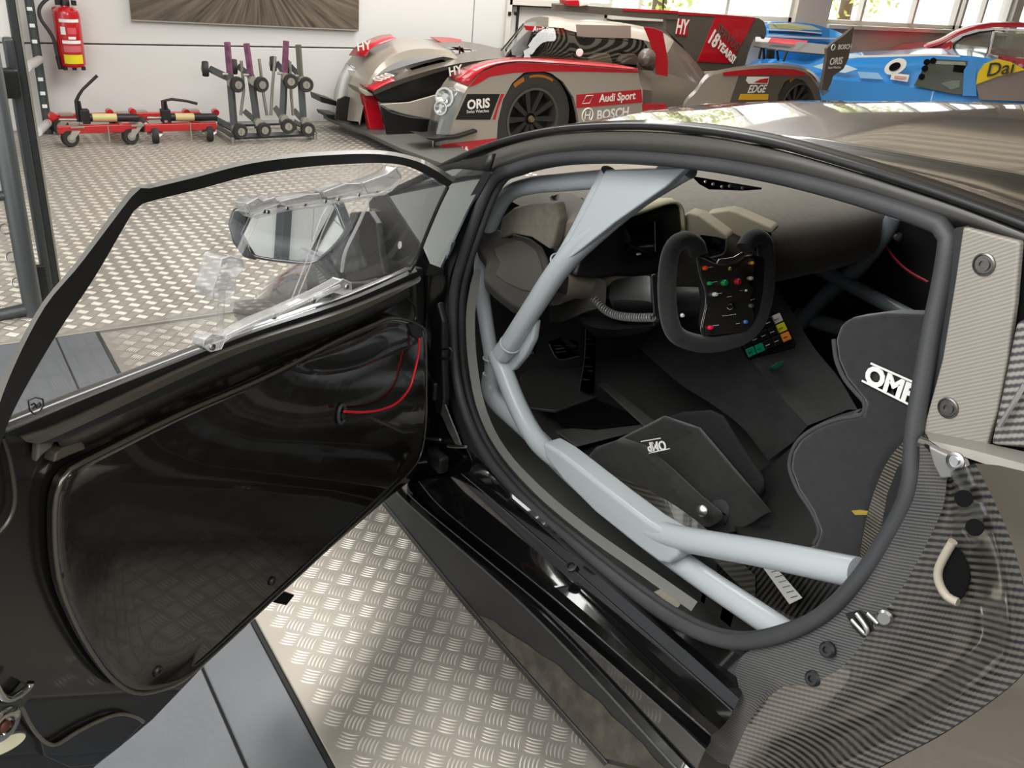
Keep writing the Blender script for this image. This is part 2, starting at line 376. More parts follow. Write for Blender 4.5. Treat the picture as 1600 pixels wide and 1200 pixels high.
# wall above the windows, side wall with a wide opening, wall behind the photographer, ribbed ceiling (outside the frame; they light and mirror)
def st(name, c, s, m, label, kids=None): o = mesh(name, *boxg(c, s), m, None, 0); return tag(o, label, None, None, 'structure')
st('wall_upper', (WX + 0.1, (dw - .6 + ye) / 2, (WT + 3.6) / 2), (0.16, dw - .6 - ye, 3.6 - WT), M_beige, 'beige wall band above the windows')
st('wall_left', (5.4, 2.7, 1.8), (3.0, 0.12, 3.6), M_wall, 'white side wall of the hall')
w2 = st('wall_side', (-4.6, 4.3, 1.8), (8.4, 0.12, 3.6), mat('wall_joint', '8d8880', .7), 'white panelled side wall behind the photographer')
for k in range(7):
    for z0, z1 in ((0, .9), (.91, 1.8), (1.81, 2.7), (2.71, 3.6)): box('wall_panel', (-8.2 + k * 1.2, 4.22, (z0 + z1) / 2), (1.19, .04, z1 - z0), M_wall, w2, bevel=.004)
box('wall_pillar', (-2.42, 4.16, 1.8), (.10, .1, 3.6), mat('pillar_dark', '3c4346', .5), w2, bevel=.01)
st('wall_near', (-8.8, -4.0, 1.8), (0.12, 17, 3.6), M_wall, 'white wall behind the photographer')
st('wall_end', (-1.0, -13.55, 1.8), (16.2, .12, 3.6), M_beige, 'beige end wall of the hall')
st('ceiling', (-1.0, -4.6, 3.26), (16.2, 18.0, 0.1), mat('ceiling_sheet', 'd2c7b3', 0.6), 'beige ribbed metal ceiling')
rb = MB()
for k in range(68): rb.add(*boxg((-1.0, 4.2 - k * 0.26, 3.205), (16.0, 0.12, 0.03)))
rb.obj('ceiling_rib', mat('ceiling_rib', '4a443b', 0.6), bpy.data.objects['ceiling'], 0)['kind'] = 'stuff'
# ================================================================ the black race car: shell
CAR = thing('race_car', 'black carbon race car with its door open, grey roll cage and bucket seat inside', 'car', (0.9, -1.83, 0))
M_body = mat('satin_carbon_skin', '1d1c1a', 0.22, coat=1, noise=3, c2='232220')
M_fend = mat('brown_grey_fender', '6b645a', 0.3, coat=0.6, metal=0.35)
M_cage = mat('cage_paint', 'a9b0b4', 0.38, coat=0.25)
M_pan = mat('grey_floor_pan', '4b4c4b', 0.5, noise=6, c2='565755')
M_seal = mat('door_seal_rubber', '333436', 0.55, bump=(400, 0.05, 0.002), noise=8, c2='3b3c3e')
M_carb1 = carbon('carbon_ribbed', (0.54, -0.40, 0.93), (1, -1, 0), 0.0078, '131312', '5a564f', 0.32, 1)
M_carb2 = carbon('carbon_fine', (0.6, -0.2, 1), (1, 1, -0.5), 0.0042, '39393a', '5d5d5c', 0.4, 0.5)
M_carb3 = carbon('carbon_silver', (0.75, 0, 1), (1, 0, -0.8), 0.0045, '7f7b73', '928d84', 0.45, 0.3)
M_carbd = carbon('carbon_dark', (0, 1, 0.4), (1, 0, 0), 0.006, '0c0c0c', '2b2a28', 0.25, 1)
def side(x, y, Y): return aY(x, y, Y)
# ---- sill: a stepped pressing swept along the car
SL = [  # (pixel line of the ridge, Y)
 ("597,789 740,965 944,1197", -.850),
 ("599,784 744,960 950,1193", -.846),
 ("617,763 640,789 827,955 1050,1193 1075,1225", -.872),
 ("622,759 650,790 840,953 1058,1180 1085,1210", -.884),
 ("626,757 660,792 846,945 1024,1099 1102,1172", -.882),
 ("634,756 672,796 850,938 1040,1096 1110,1160", -.905),
 ("655,753 700,802 858,929 1060,1105 1111,1149", -.900),
 ("664,749 712,800 868,918 1070,1094 1124,1140", -.915),
 ("700,745 745,785 890,905 1080,1075 1135,1128", -.950),
 ("722,741 765,777 902,896 1090,1062 1145,1112", -.955),
 ("735,736 790,782 905,876 1040,990 1100,1042 1155,1092", -.962),
 ("738,722 800,778 905,866 1045,980 1105,1030 1160,1079", -.985),
 ("735,705 805,770 900,845 1040,953 1110,1000 1180,1035", -1.0)]
M_skirt = mat('skirt_black', '131313', 0.5, noise=25, c2='191918')
loft('sill', [PY(s, y) for s, y in SL], [M_black, M_skirt], CAR, 60, 25, mi=lambda r, k: 1 if r < 2 else 0)
M_edge = mat('sill_edge_highlight', '3a3b3c', .25, coat=.6)
for i in (1, 2, 4, 6, 9): tube('sill_edge_highlight', [p + V3((0, .001, .0012)) for p in cr(PY(*SL[i]), 50)], .0016 if i != 2 else .0024, M_edge, CAR, None, 6)  # thin paler tubes put the ridges' highlight lines into the sill
_a, _b = cr(PY(*SL[1]), 60), cr(PY(*SL[2]), 60)
_up = [.04, .22, .30, .34, .45, .55, .62, .66, .70, .74, .78, .80, .82, .84, .86]
loft('skirt_scuff', [[_a[30 + 2 * i].lerp(_b[30 + 2 * i], .04) + V3((0, .0009, .0004)) for i in range(15)], [_a[30 + 2 * i].lerp(_b[30 + 2 * i], u + .04 * sin(i * 2.3)) + V3((0, .0009, .0004)) for i, u in enumerate(_up)]], mat('scuffed_film', '2b2823', 0.3, noise=30, c2='464137'), CAR, 30, straight=True)
for s in ("742,790", "820,863", "910,945", "893,885"):
    p = PY(s, -.952)[0]; lathe('sill_hole', [(.012, -.004), (.012, .002), (.008, .003), (.006, -.002)], p, (0, .5, .86), M_plas, CAR, 16)
# ---- rubber door seal round the opening
SEAL = "769,283 805,263 860,249 930,244 1000,246 1100,255 1200,272 1300,296 1400,326 1462,349 1481,366 1474,430 1455,520 1441,600 1432,650 1426,700 1424,745 1408,800 1352,892 1292,955 1225,990 1150,1004 1080,984 1000,934 900,854 820,784 762,716 729,650 712,580 708,500 713,440 737,360"
def sealY(y): 
    t = min(1, max(0, (y - 245) / 760)); return -1.05 + 0.065 * t
SP = [aY(x, y, sealY(y)) for x, y in px(SEAL)]
tube('door_seal', SP, 0.0125, M_seal, CAR, 160, 12, True)
SPi = [p + V3((0, -.016, 0)) for p in SP]
cseal = V3((0.85, -1.03, 0.75))
tube('seal_lip', inset(SPi, V3((cseal.x, SPi[0].y, cseal.z)), 0.985), 0.008, M_rub, CAR, 160, 8, True)
# shut faces from the seal outwards (glossy black A pillar and header), and the flange inwards
# ---- A pillar outer band, header rail, roof
loft('header_rail', [PY("690,300 714,272 762,240 830,218 900,208 1000,206 1100,214 1200,232 1300,259 1400,291 1500,325 1640,380", -1.035),
     PY("762,272 805,256 860,243 930,238 1000,240 1100,249 1200,266 1300,290 1400,319 1462,341 1520,358 1640,402", -1.048)], mat('header_satin', '4c4a46', .32, coat=.5), CAR, 60, thick=.006)
ED = "676,268 714,250 762,230 830,212 900,202 1000,199 1100,206 1200,223 1300,250 1400,281 1500,315 1640,368 1800,440 1960,520"
RZ = ((-1, 1.262), (.2, 1.278), (.6, 1.268), (.93, 1.243), (1.13, 1.213), (1.47, 1.154), (1.78, 1.089), (2.03, 1.019), (2.21, .96), (2.42, .89), (3, .7))
def roofz(x, y):
    # crown of the roof and windscreen: long camber, cross camber that grows towards the windscreen pillars
    for (x0, z0), (x1, z1) in zip(RZ, RZ[1:]):
        if x <= x1: break
    t = abs(y + 1.84) / .8
    return z0 + (z1 - z0) * (x - x0) / (x1 - x0) - .078 * t ** 2 - .12 * max(0, x - 1.2) * t ** 1.5
edge = cr(PY(ED, -1.035), 60)
rows = [edge, [p + V3((0, -.012, .012)) for p in edge]]
for yy, dz in ((-1.065, .0), (-1.11, .0), (-1.16, .002), (-1.20, .004), (-1.215, .008), (-1.23, .006), (-1.245, -.006), (-1.30, -.006), (-1.42, -.003), (-1.55, 0), (-1.7, 0), (-1.84, 0), (-2.0, 0), (-2.15, 0), (-2.3, 0), (-2.40, 0), (-2.44, .004), (-2.5, 0), (-2.58, -.02), (-2.64, -.07)):
    row = []
    for p in edge:
        w = min(1, (-1.047 - yy) / 0.12)
        row.append(V3((p.x, yy, (p.z + .012) * (1 - w) + (roofz(p.x, yy) + dz) * w)))
    rows.append(row)
V, F = loftg(rows)
M_roof = carbon('carbon_roof', (0, 1, 0), (1, 0, 0), 0.006, '1d1a14', '2a2721', 0.3, 1)
M_scr = glass('windscreen_glass', (.97, .98, .98), 1.0)
_nf = len(edge) - 1
roof = mesh('roof', V, F, [M_roof, M_scr], CAR, 30, [1 if (i // _nf > 5 and edge[i % _nf].x > 1.30) else 0 for i in range(len(F))])
# trim strip along the roof edge
tube('drip_rail', [p + V3((0, .004, .002)) for p in edge], .006, M_plas, CAR, None, 8)
# A pillar: gloss black outer skin, then the windscreen
loft('pillar_skin', [PY("768,268 734,332 706,392 694,420 694,470", -1.03), PY("760,262 722,330 694,394 682,424 684,470", -1.025)], M_black, CAR, 24)
loft('pillar_foot', [PY("694,420 688,470", -1.03), PY("670,410 660,450", -1.0), PY("652,410 646,440", -.97)], M_plas, CAR, 10)
loft('pillar_rubber', [PY("770,272 738,338 714,400 702,440 700,520 704,580 722,655 758,725", -1.045), PY("758,264 726,330 700,396 690,430 690,520 694,590 712,662 746,734", -1.035)], M_rub, CAR, 40)
# windscreen and fixed front quarter glass
M_qg = glass('quarter_glass', (.30, .35, .38), 13.0, .03, gcol=(.88, .96, 1.0))  # bluish bright reflection made by a boosted, tinted gloss
ws = []
for yy, x1 in ((-1.1, 2.0), (-1.2, 2.12), (-1.4, 2.28), (-1.6, 2.36), (-1.84, 2.4), (-2.1, 2.36), (-2.3, 2.26), (-2.48, 2.1), (-2.6, 2.0)):
    ws.append([V3((1.80 + (x1 - 1.80) * k / 6, yy, roofz(1.80 + (x1 - 1.80) * k / 6, yy) - .004)) for k in range(7)])
loft('windscreen', ws, M_scr, CAR, 14, thick=.005)
qp = [aP(x, y, (1.6, -1.0, .85), (0, .95, .31)) for x, y in px("608,306 640,285 690,268 712,262 764,266 728,332 700,392 688,418 672,412 660,384 634,345")]
plate('quarter_glass', qp, (0, -.95, -.31), .005, M_qg, CAR, 0)
# front wing, cowl and bonnet beyond the door glass
bon = []
for y, z0 in ((-.90, .50), (-.97, .60), (-1.06, .66), (-1.3, .66), (-1.83, .68), (-2.4, .66), (-2.6, .60), (-2.75, .45)):
    bon.append([V3((x, y, z0 - k)) for x, k in ((1.95, -.02), (2.2, .06), (2.5, .16), (2.8, .27), (3.0, .40))])
loft('bonnet', bon, M_black, CAR, 16)
loft('front_wing_side', [[V3((x, -.885, z)) for x, z in ((1.62, .74), (1.8, .66), (2.0, .56), (2.3, .42), (2.7, .30), (3.0, .18))], [V3((x, -.875, z)) for x, z in ((1.62, .40), (1.8, .38), (2.0, .35), (2.3, .28), (2.7, .20), (3.0, .14))], [V3((x, -.88, .12)) for x in (1.62, 1.8, 2.0, 2.3, 2.7, 3.0)]], M_black, CAR, 20)
M_satin = mat('satin_grey_black', '3d3c3b', 0.35, coat=.3)
wp = [p for p in PY("575,316 584,305 600,302 616,313 640,350 656,384 650,402 640,416 612,428 596,392 580,350", -1.0)]
o = plate('windscreen_post', wp, (0, -1, 0), .02, M_satin, CAR, .004)
lathe('round_sticker', [(.010, 0), (.010, .001), (.0005, .001)], PY("625,383", -.998)[0], (0, 1, .2), M_white, CAR, 14)
loft('quarter_frame', [PY("600,301 680,264 712,254 772,240", -1.0), PY("606,309 680,274 712,264 764,268", -1.0)], M_plas, CAR, 20, thick=.01)
tube('quarter_rubber', PY("606,308 630,340 660,384", -.995), .006, M_rub, CAR, 10, 8)
plate('wing_flank', PY("530,345 548,332 575,330 588,350 592,392 600,430 560,440 530,440 505,470 480,480 478,420 500,395", -.93), (0, -1, 0), .02, M_plas, CAR, .004)
# B pillar: silver carbon plate with two screws, then the engine bay side window
bp = "1513,352 1601,374 1640,385 1640,700 1548,692 1447,676 1462,610 1490,480"
loft('pillar_inner_lip', [PY("1481,366 1474,430 1455,520 1441,600 1434,650 1440,680", -1.045), PY("1494,356 1487,430 1468,520 1452,600 1444,650 1447,680", -1.03), PY("1514,352 1503,430 1484,520 1466,600 1456,650 1449,676", -1.025)], M_rub, CAR, 30)
plate('pillar_panel', PY("1513,353 1602,376 1600,400 1594,470 1582,560 1566,640 1549,694 1447,676 1458,640 1480,560 1500,440", -1.03), (0, 1, 0), .012, M_carb3, CAR, .003)
for s in ("1538,413", "1482,637"):
    b = lathe('panel_screw', [(.0135, 0), (.0135, .002), (.0115, .003), (.0105, .0015), (.008, .0015), (.0078, .004), (.0045, .004), (.0042, .0015), (.0005, .0015)], PY(s, -1.018)[0] + V3((0, 0, 0)), (0, 1, 0), mat('dark_steel', '6f6d69', 0.35, 0.9), CAR, 24)
plate('side_window', PY("1597,405 1660,420 1660,600 1568,652 1585,560", -1.04), (0, 1, 0), .006, M_matte, CAR, 0)
plate('air_duct', PY("1600,500 1660,480 1660,700 1560,690 1580,600", -1.03), (0, 1, 0), .02, carbon('carbon_duct', (.6, 0, 1), (1, 0, 0), .009, '3a3a38', '8d8a84', .4, .5), CAR, .006)
tube('duct_edge', PY("1562,666 1580,636 1601,600", -1.0), .003, M_steel, CAR, 6, 6)
# beltline rail from the pillar to the rear wing
tube('belt_rail', PY("1440,690 1478,703 1520,716 1560,728", -1.005), .0095, mat('dark_chrome', '6b6862', 0.25, 0.9), CAR, 12, 12)
loft('belt_ledge', [PY("1446,674 1549,694 1660,720", -1.018), PY("1452,688 1530,706 1660,742", -.99), PY("1470,700 1530,722 1660,765", -.985)], mat('ledge_grey', '8d8981', 0.4, 0.3), CAR, 20)
# ---- rear quarter: fine carbon flange, ribbed carbon panel, turned edge, outer wing
Lf = [("1437,690 1436,730 1430,770 1412,812 1358,902 1298,966 1228,1003 1165,1020 1140,1072 1100,1172", -.99),
      ("1466,720 1459,770 1440,810 1400,880 1340,955 1286,1012 1230,1045 1202,1078 1160,1118 1120,1190", -.975),
      ("1480,742 1474,790 1455,835 1415,910 1368,975 1318,1040 1262,1070 1220,1075 1175,1120 1140,1196", -.965)]
loft('door_jamb', [PY(s, y) for s, y in Lf], M_carb2, CAR, 50, 40)
Rf = [("1480,742 1474,790 1455,835 1415,910 1368,975 1318,1040 1262,1070 1220,1075 1175,1120 1140,1196", -.965),
      ("1484,742 1486,800 1480,850 1460,920 1420,985 1375,1048 1318,1092 1250,1140 1190,1180 1150,1225", -.97),
      ("1486,738 1506,800 1520,870 1524,940 1505,1005 1460,1058 1390,1105 1310,1150 1230,1195 1180,1240", -.945),
      ("1492,734 1520,795 1540,860 1552,930 1552,1000 1520,1040 1430,1110 1340,1158 1260,1203 1210,1250", -.915),
      ("1512,728 1536,780 1560,850 1577,930 1579,1000 1560,1045 1460,1120 1360,1172 1290,1210 1230,1262", -.885),
      ("1524,724 1552,780 1582,850 1602,930 1608,1000 1596,1055 1490,1135 1390,1190 1320,1228 1260,1280", -.880)]
loft('quarter_panel', [PY(s, y) for s, y in Rf], M_carb1, CAR, 50, 60, across=26)
RW3 = PY("1700,760 1720,800 1740,860 1760,930 1780,1000 1760,1100 1640,1220 1540,1290 1450,1340 1360,1380", -.80)
loft('rear_wing', [PY("1524,724 1552,780 1582,850 1603,930 1610,1000 1598,1055 1492,1136 1392,1191 1322,1229 1260,1280", -.878),
     PY("1560,727 1590,790 1625,860 1650,930 1660,1000 1640,1070 1530,1150 1440,1210 1370,1255 1300,1310", -.86), RW3, [V3((.0, -.845, min(p.z, 1.0))) for p in RW3]], M_fend, CAR, 40)
plate('latch_bracket', PY("1458,692 1478,702 1514,716 1520,734 1500,742 1478,745 1466,722", -.972), (0, 1, 0), .012, mat('bracket_grey', '8b8a86', 0.4, 0.5), CAR, .003)
lathe('bracket_screw', [(.011, 0), (.011, .003), (.008, .004), (.0075, .002), (.005, .002), (.005, .005), (.001, .005)], PY("1494,720", -.955)[0], (0, 1, .1), M_steel, CAR, 20)
for s in ("1506,779", "1523,824"):
    lathe('slot_hole', [(.0095, -.001), (.0095, .0012)], PY(s, -.898)[0], (-.3, 1, .4), M_matte, CAR, 16)
# cut-out with a worn edge in the panel
plate('cutout', PY("1487,848 1504,862 1515,885 1517,905 1508,930 1496,942 1478,928 1466,905 1470,880", -.948), (-.15, 1, .1), .003, M_matte, CAR, .001)
tube('cutout_edge', PY("1489,846 1474,872 1466,892 1468,912 1480,932 1497,941", -.942), .0055, mat('raw_edge', 'a19a8a', 0.5), CAR, 14, 8)
for s in ("1294,1015", "1271,1060"):
    lathe('jamb_screw', [(.012, -.002), (.012, .004), (.009, .007), (.005, .007), (.0045, .003), (.0005, .003)], PY(s, -.966)[0], (0, 1, .35), M_plas, CAR, 18)
for P in ("1331,968 1340,978 1352,990 1356,986 1350,974 1338,958", "1356,958 1366,968 1372,974"):
    tube('striker', PY(P, -.958), .0035, M_steel, CAR, 14, 8)
lathe('striker_cap', [(.011, -.002), (.011, .003), (.008, .006), (.001, .006)], PY("1382,964", -.958)[0], (-.4, 1, .2), M_steel, CAR, 18)
plate('striker_base', PY("1322,958 1345,952 1362,962 1366,985 1350,996 1334,980", -.966), (0, 1, .1), .003, M_plas, CAR, .001)
# haunch and engine cover behind the opening
hs = []
for x in (.13, .0, -.2, -.5, -.9, -1.3):
    k = (.24 - x) / 1.54
    hs.append([V3((x, y, z)) for y, z in ((-.86, .42), (-.84 + .03 * k, .62), (-.84 + .05 * k, .84), (-.88 + .05 * k, .98 - .02 * k), (-.95, 1.02 - .04 * k), (-1.03, 1.035 - .05 * k))])
loft('rear_haunch', list(zip(*hs)), M_fend, CAR, 24)
ec = []
for x in (.33, .1, -.3, -.8, -1.3):
    k = (.33 - x) / 1.63
    ec.append([V3((x, y, (roofz(.33, y) - .012) * (1 - k) + (.98 - .04 * ((y + 1.84) / .8) ** 2) * k - (.10 if abs(y + 1.84) > .8 else 0))) for y in (-1.03, -1.1, -1.3, -1.6, -1.84, -2.1, -2.4, -2.6)])
loft('engine_cover', ec, M_roof, CAR, 24)
loft('haunch_side', [[V3((x, -1.03, 1.0)) for x in (.3, -.5, -1.3)], [V3((x, -1.05, z)) for x, z in ((.3, 1.2), (-.5, 1.03), (-1.3, .87))]], M_plas, CAR, 10)
# ---- hinge side of the opening: black jamb, hinges, wiring boot, crash foil
loft('front_jamb', [PY("700,430 692,480 690,540 695,590 712,660 738,722 765,770", -1.03), PY("672,430 668,480 666,560 668,620 676,680 700,745 720,780", -1.0), PY("650,430 652,480 656,560 656,640 652,700 640,748 628,760", -.93)], M_black, CAR, 30)
plate('wiring_boot', PY("694,470 702,500 702,560 704,620 700,650 690,640 684,600 680,570 684,520 688,490", -.985), (0, 1, 0), .02, M_plas, CAR, .006)
plate('crash_foil', PY("690,628 697,632 706,655 716,680 722,696 714,694 702,672 693,650", -.972), (0, 1, .2), .004, mat('silver_foil', 'c9cbc9', 0.25, 0.9, bump=(300, 0.6, .004)), CAR, 0)
for P in ("664,685 678,686 688,687", "690,545 706,546 704,560 690,560", "700,697 712,698 728,698"):
    tube('hinge_pin', PY(P, -.955), .0035, M_plas if '545' in P else M_steel, CAR, 10, 8)
box('hinge', PY("672,600", -.97)[0], (.09, .03, .05), M_plas, CAR, bevel=.006)
box('hinge', PY("684,718", -.98)[0], (.07, .03, .045), M_plas, CAR, bevel=.006)
# inner flange seen inside the seal at the A pillar foot and along the sill
loft('inner_flange', [PY("742,420 734,450 728,500 732,570 746,640 775,700 830,765 905,830 1010,905 1080,955", -1.02), PY("752,420 748,450 742,500 746,570 760,640 790,700 845,760 920,822 1022,893 1090,940", -1.04)], mat('flange_grey', '6a6a66', 0.5), CAR, 50)
# ================================================================ the open door
DH = V3((1.57, -.83, 0)); DD = V3((-.545, .838, 0)).normalized(); DN = V3((-DD.y, DD.x, 0))   # hinge, towards the door's rear, inner face
def door(x, y, off=0.0, lean=0.4):
    d = ray(x, y)
    t = (off - DN.dot(CC - DH)) / DN.dot(d); p = CC + d * t
    if p.z > .82 and lean:
        n = DN - V3((0, 0, lean)); k = off - lean * .82
        t = (k - DN.dot(CC - DH) + lean * CC.z) / n.dot(d); p = CC + d * t
    return p
def D(s, off=0.0, lean=.4): return [door(x, y, off, lean) for x, y in px(s)]
M_dpan = mat('door_panel_carbon', '14120f', 0.16, coat=1, bump=(9, 0.35, .012))
M_din = mat('door_inner_skin', '131210', 0.3, coat=.7, bump=(6, 0.2, .01))
M_ledge = mat('door_ledge', '2a261f', 0.42, coat=.25)
M_pol = glass('plexi_pane', (.97, .97, .97), 1.0, .03)
# shell: inner skin and outer skin, closed at the edge
OUT = "662,418 664,470 662,560 664,640 662,690 652,735 640,754 600,786 520,856 430,935 330,1032 240,1126 200,1160 150,1200 60,1290 -70,1290 -90,1100 -90,900 -60,740 -20,672 12,662 300,550 546,462 646,420"
DOOR = plate('door', D(OUT, -.008, 0), -DN, .022, M_din, CAR, .006)
def dp(name, s, off, t, m, bevel=.003, lean=.4): return plate(name, D(s, off, lean), -DN, t, m, DOOR, bevel)
# window frame: black inner face with a turned top, the light on it painted grey
F0 = "-30,700 0,600 60,482 120,408 204,296 223,290 300,272 399,248 499,237 594,235 651,246 684,261 712,279"
F1 = "-20,705 8,606 66,486 126,412 211,301 228,296 302,278 400,254 500,243 594,241 648,251 680,266 708,285"
F2 = "-6,715 22,640 84,530 150,430 209,330 228,317 310,296 404,272 503,259 594,255 636,260 672,276 700,293"
F3 = "-6,715 22,640 84,530 150,430 209,330 228,317 310,296 404,272 503,259 594,255 636,260 672,276 700,293"
loft('window_frame', [D(F0, -.02), D(F1, -.004), [p for p in D(F2, 0)], D(F3, -.022)], [mat('frame_black', '0b0b0a', .5), mat('frame_top_lit', '4c4b48', .35, coat=.5)], DOOR, 80, 30, mi=lambda r, k: 1 if r == 0 else 0)
tube('frame_front_edge', D("700,291 684,324 664,372 650,408 640,424", .0), .004, M_plas, DOOR, 20, 8)
# sliding plexi pane
PANE = "10,676 22,642 84,532 150,432 209,332 228,319 310,298 404,274 503,261 594,257 636,262 672,278 698,294 682,326 660,378 644,414 546,464 404,512 294,554"
o = mesh('window_pane', *plateg(D(PANE, -.012), -DN, .003), M_pol, DOOR, 0)
# hinged plexi flap in the pane with its rails
M_int0 = mat('crest_black', '1a1a1a', .6)
M_clr = glass('clear_acrylic', (.95, .95, .94), 1.3, .11, .1)
M_clr2 = glass('clear_acrylic_edge', (.95, .95, .95), 1.6, .24, .12)
M_cle = glass('acrylic_bright_edge', (.95, .95, .95), 1.5, .55, .2)
def cp(name, s, off, t, m, bevel=.0015):
    P = D(s, off)
    if len(P) > 4: tube('acrylic_edge', [p + DN * .0006 for p in P], .0011, M_cle, DOOR, None, 5, True)
    return plate(name, P, -DN, t, m, DOOR, bevel)
cp('acrylic_strip', "383,322 404,312 448,308 504,297 560,286 604,275 622,280 612,297 600,304 560,309 500,319 440,328 404,336 392,340 384,334", .012, .012, M_clr)
for s in ("385,318 402,309 410,314 428,308 436,318 404,330 390,334", "437,315 480,304 498,303 502,313 448,322", "505,300 540,287 562,287 566,297 512,309", "566,286 604,272 618,262 626,279 610,293 574,301"):
    cp('acrylic_scoop', s, .03, .02, M_clr2)
tube('strip_edge', D("398,340 448,328 500,321 560,310 606,300 626,279 618,263", .014), .0022, M_clr2, DOOR, 30, 6)
tube('flap_edge', D("404,322 396,346 384,372 372,398 350,440 346,470 344,520", .012), .005, M_clr, DOOR, 24, 8)
cp('vent_scoop', "346,404 358,400 378,406 380,418 368,432 366,456 352,470 334,466 332,452 340,430", .03, .03, M_clr2)
for k in range(4):
    cp('scoop_fin', "%d,%d %d,%d %d,%d %d,%d" % (345 + 2 - k * 2, 418 + k * 11, 362 - k * 2, 414 + k * 11, 363 - k * 2, 419 + k * 11, 345 - k * 2, 423 + k * 11), .036, .006, M_clr)
cp('acrylic_rail', "319,530 330,522 352,526 400,500 440,484 500,456 530,440 535,436 548,442 549,454 535,460 520,456 498,466 490,474 480,470 440,488 430,498 420,494 370,520 350,534 345,545 328,549 317,541", .02, .02, M_clr2)
tube('rail_rod', D("352,526 400,504 440,488 480,470 530,447", .028), .0035, M_clr2, DOOR, 20, 8)
for s in ("331,542", "427,494", "489,469", "541,448"):
    lathe('rail_screw', [(.005, 0), (.005, .003), (.003, .004), (.0005, .004)], D(s, .022)[0], DN, M_steel, DOOR, 12)
for s in ("412,330", "418,331", "448,325", "476,319", "508,314", "528,311", "560,304", "588,298"):
    lathe('strip_screw', [(.003, 0), (.003, .002), (.0005, .0025)], D(s, .013)[0], DN, M_steel, DOOR, 8)
for s in ("512,322 500,344 478,410 456,466", "524,320 505,360 486,412 462,470"):
    tube('acrylic_edge_line', D(s, -.006), .0012, M_clr2, DOOR, 12, 6)
tube('guard_edge', D("578,306 562,346 540,392 534,424", -.006), .003, M_clr2, DOOR, 16, 6)
# small crest printed on the pane
tube('crest_outline', D("44,626 55,621 67,624 68,634 62,643 54,648 46,640", -.0105), .0010, M_int0, DOOR, None, 5, True)
tube('crest_mark', D("48,633 53,630 57,634 62,629 64,633 58,637 54,635 51,639", -.0105), .0012, M_int0, DOOR, None, 5)
# belt of the door: ledges and grooves, swept from hinge to rear
BL = [("0,668 20,662 294,553 404,511 546,463 648,418", -.012), ("0,678 24,667 297,558 404,517 546,470 652,424", .004), ("30,680 100,656 299,566 404,524 546,477 656,431", .004), ("40,690 110,662 300,572 404,531 546,484 658,436", .026),
      ("60,694 120,668 302,583 404,541 546,494 655,441", .032), ("90,690 122,678 304,596 404,553 546,503 640,450", .03), ("95,700 132,694 306,606 404,564 546,509 640,462", .008), ("95,712 136,698 308,612 404,571 560,507 630,470", -.008), ("95,722 140,705 310,624 404,582 575,503 630,482", -.008)]
loft('door_belt', [D(s, o_, 0) for s, o_ in BL], [M_plas, M_ledge], DOOR, 60, 25, mi=lambda r, k: (0, 0, 1, 1, 0, 1, 0, 1)[r])  # brown bands put the ridge highlights into the colour
# inner panel with its turned rim
PAN = "98,728 140,706 270,643 404,586 520,528 575,504 600,494 622,496 642,504 655,514 657,540 658,600 657,660 650,706 634,732 600,765 520,838 450,902 380,966 310,1030 272,1060 236,1074 204,1078 176,1066 150,1040 120,995 100,955 84,914 76,870 73,820 75,775 84,745"
rim = cr(D(PAN, .0, 0), 140, True); cen = V3((0, 0, 0))
for p in rim: cen += p
cen /= len(rim)
rows = [rim] + [[cen + (p - cen) * k + DN * h for p in rim] for k, h in ((1.0, .012), (.985, .017), (.965, .016), (.95, .012), (.8, .010), (.5, .010), (.2, .010))]
V, F = loftg(rows, True); F.append(tuple(range(7 * 140, 8 * 140)))
mesh('inner_panel', V, F, M_dpan, DOOR, 40)
tube('panel_rim', [p + DN * .014 for p in rim], .0035, mat('panel_rim', '3a352c', .3, coat=.8), DOOR, None, 8, True)
# pocket scooped out behind the pull cord
pk = cr(D("462,566 500,552 560,530 604,508 632,512 646,524 640,538 600,556 560,572 520,580 486,578", .0125, 0), 60, True)
pc = V3((0, 0, 0))
for p in pk: pc += p / 60
V, F = loftg([[pc + (p - pc) * 1.16 + DN * .001 for p in pk], [p + DN * .005 for p in pk], [pc + (p - pc) * .9 + DN * .0015 for p in pk], [pc + (p - pc) * .5 for p in pk]], True); F.append(tuple(range(180, 240)))
mesh('door_pocket', V, F, M_din, DOOR, 50)
for s in ("460,567", "100,893", "246,1048", "425,908", "634,712"):
    lathe('panel_screw', [(.009, 0), (.009, .003), (.007, .005), (.003, .005), (.0027, .002), (.0003, .002)], D(s, .011, 0)[0], DN, M_plas, DOOR, 16)
# red pull cord with its eyelet
c0, c1 = D("655,531", .02, 0)[0], D("540,644", .022, 0)[0]
tube('pull_cord', D("655,529 654,552 648,580 640,606 622,628 596,640 566,644 538,643", .03, 0), .0027, mat('red_cord', 'd01822', 0.4), DOOR, 40, 10)
tube('cord_eyelet', [D("534,647", .014, 0)[0] + (DD * cos(a) * .012 + BZ * sin(a) * .02) for a in [2 * pi * k / 16 for k in range(16)]], .004, M_rub, DOOR, None, 8, True)
lathe('cord_stop', [(.008, -.006), (.008, .01), (.005, .012), (.0005, .012)], D("532,648", .012, 0)[0], DN, M_plas, DOOR, 14)
plate('cord_anchor', D("640,508 650,506 660,514 662,526 652,530 644,524", .022, 0), -DN, .01, M_plas, DOOR, .002)
tube('wiring_line', D("575,484 586,479 600,472 630,460", .005, 0), .002, M_plas, DOOR, 10, 6)
tube('inner_cable', D("636,466 646,476 650,492 648,500", .005, 0), .003, M_plas, DOOR, 12, 6)
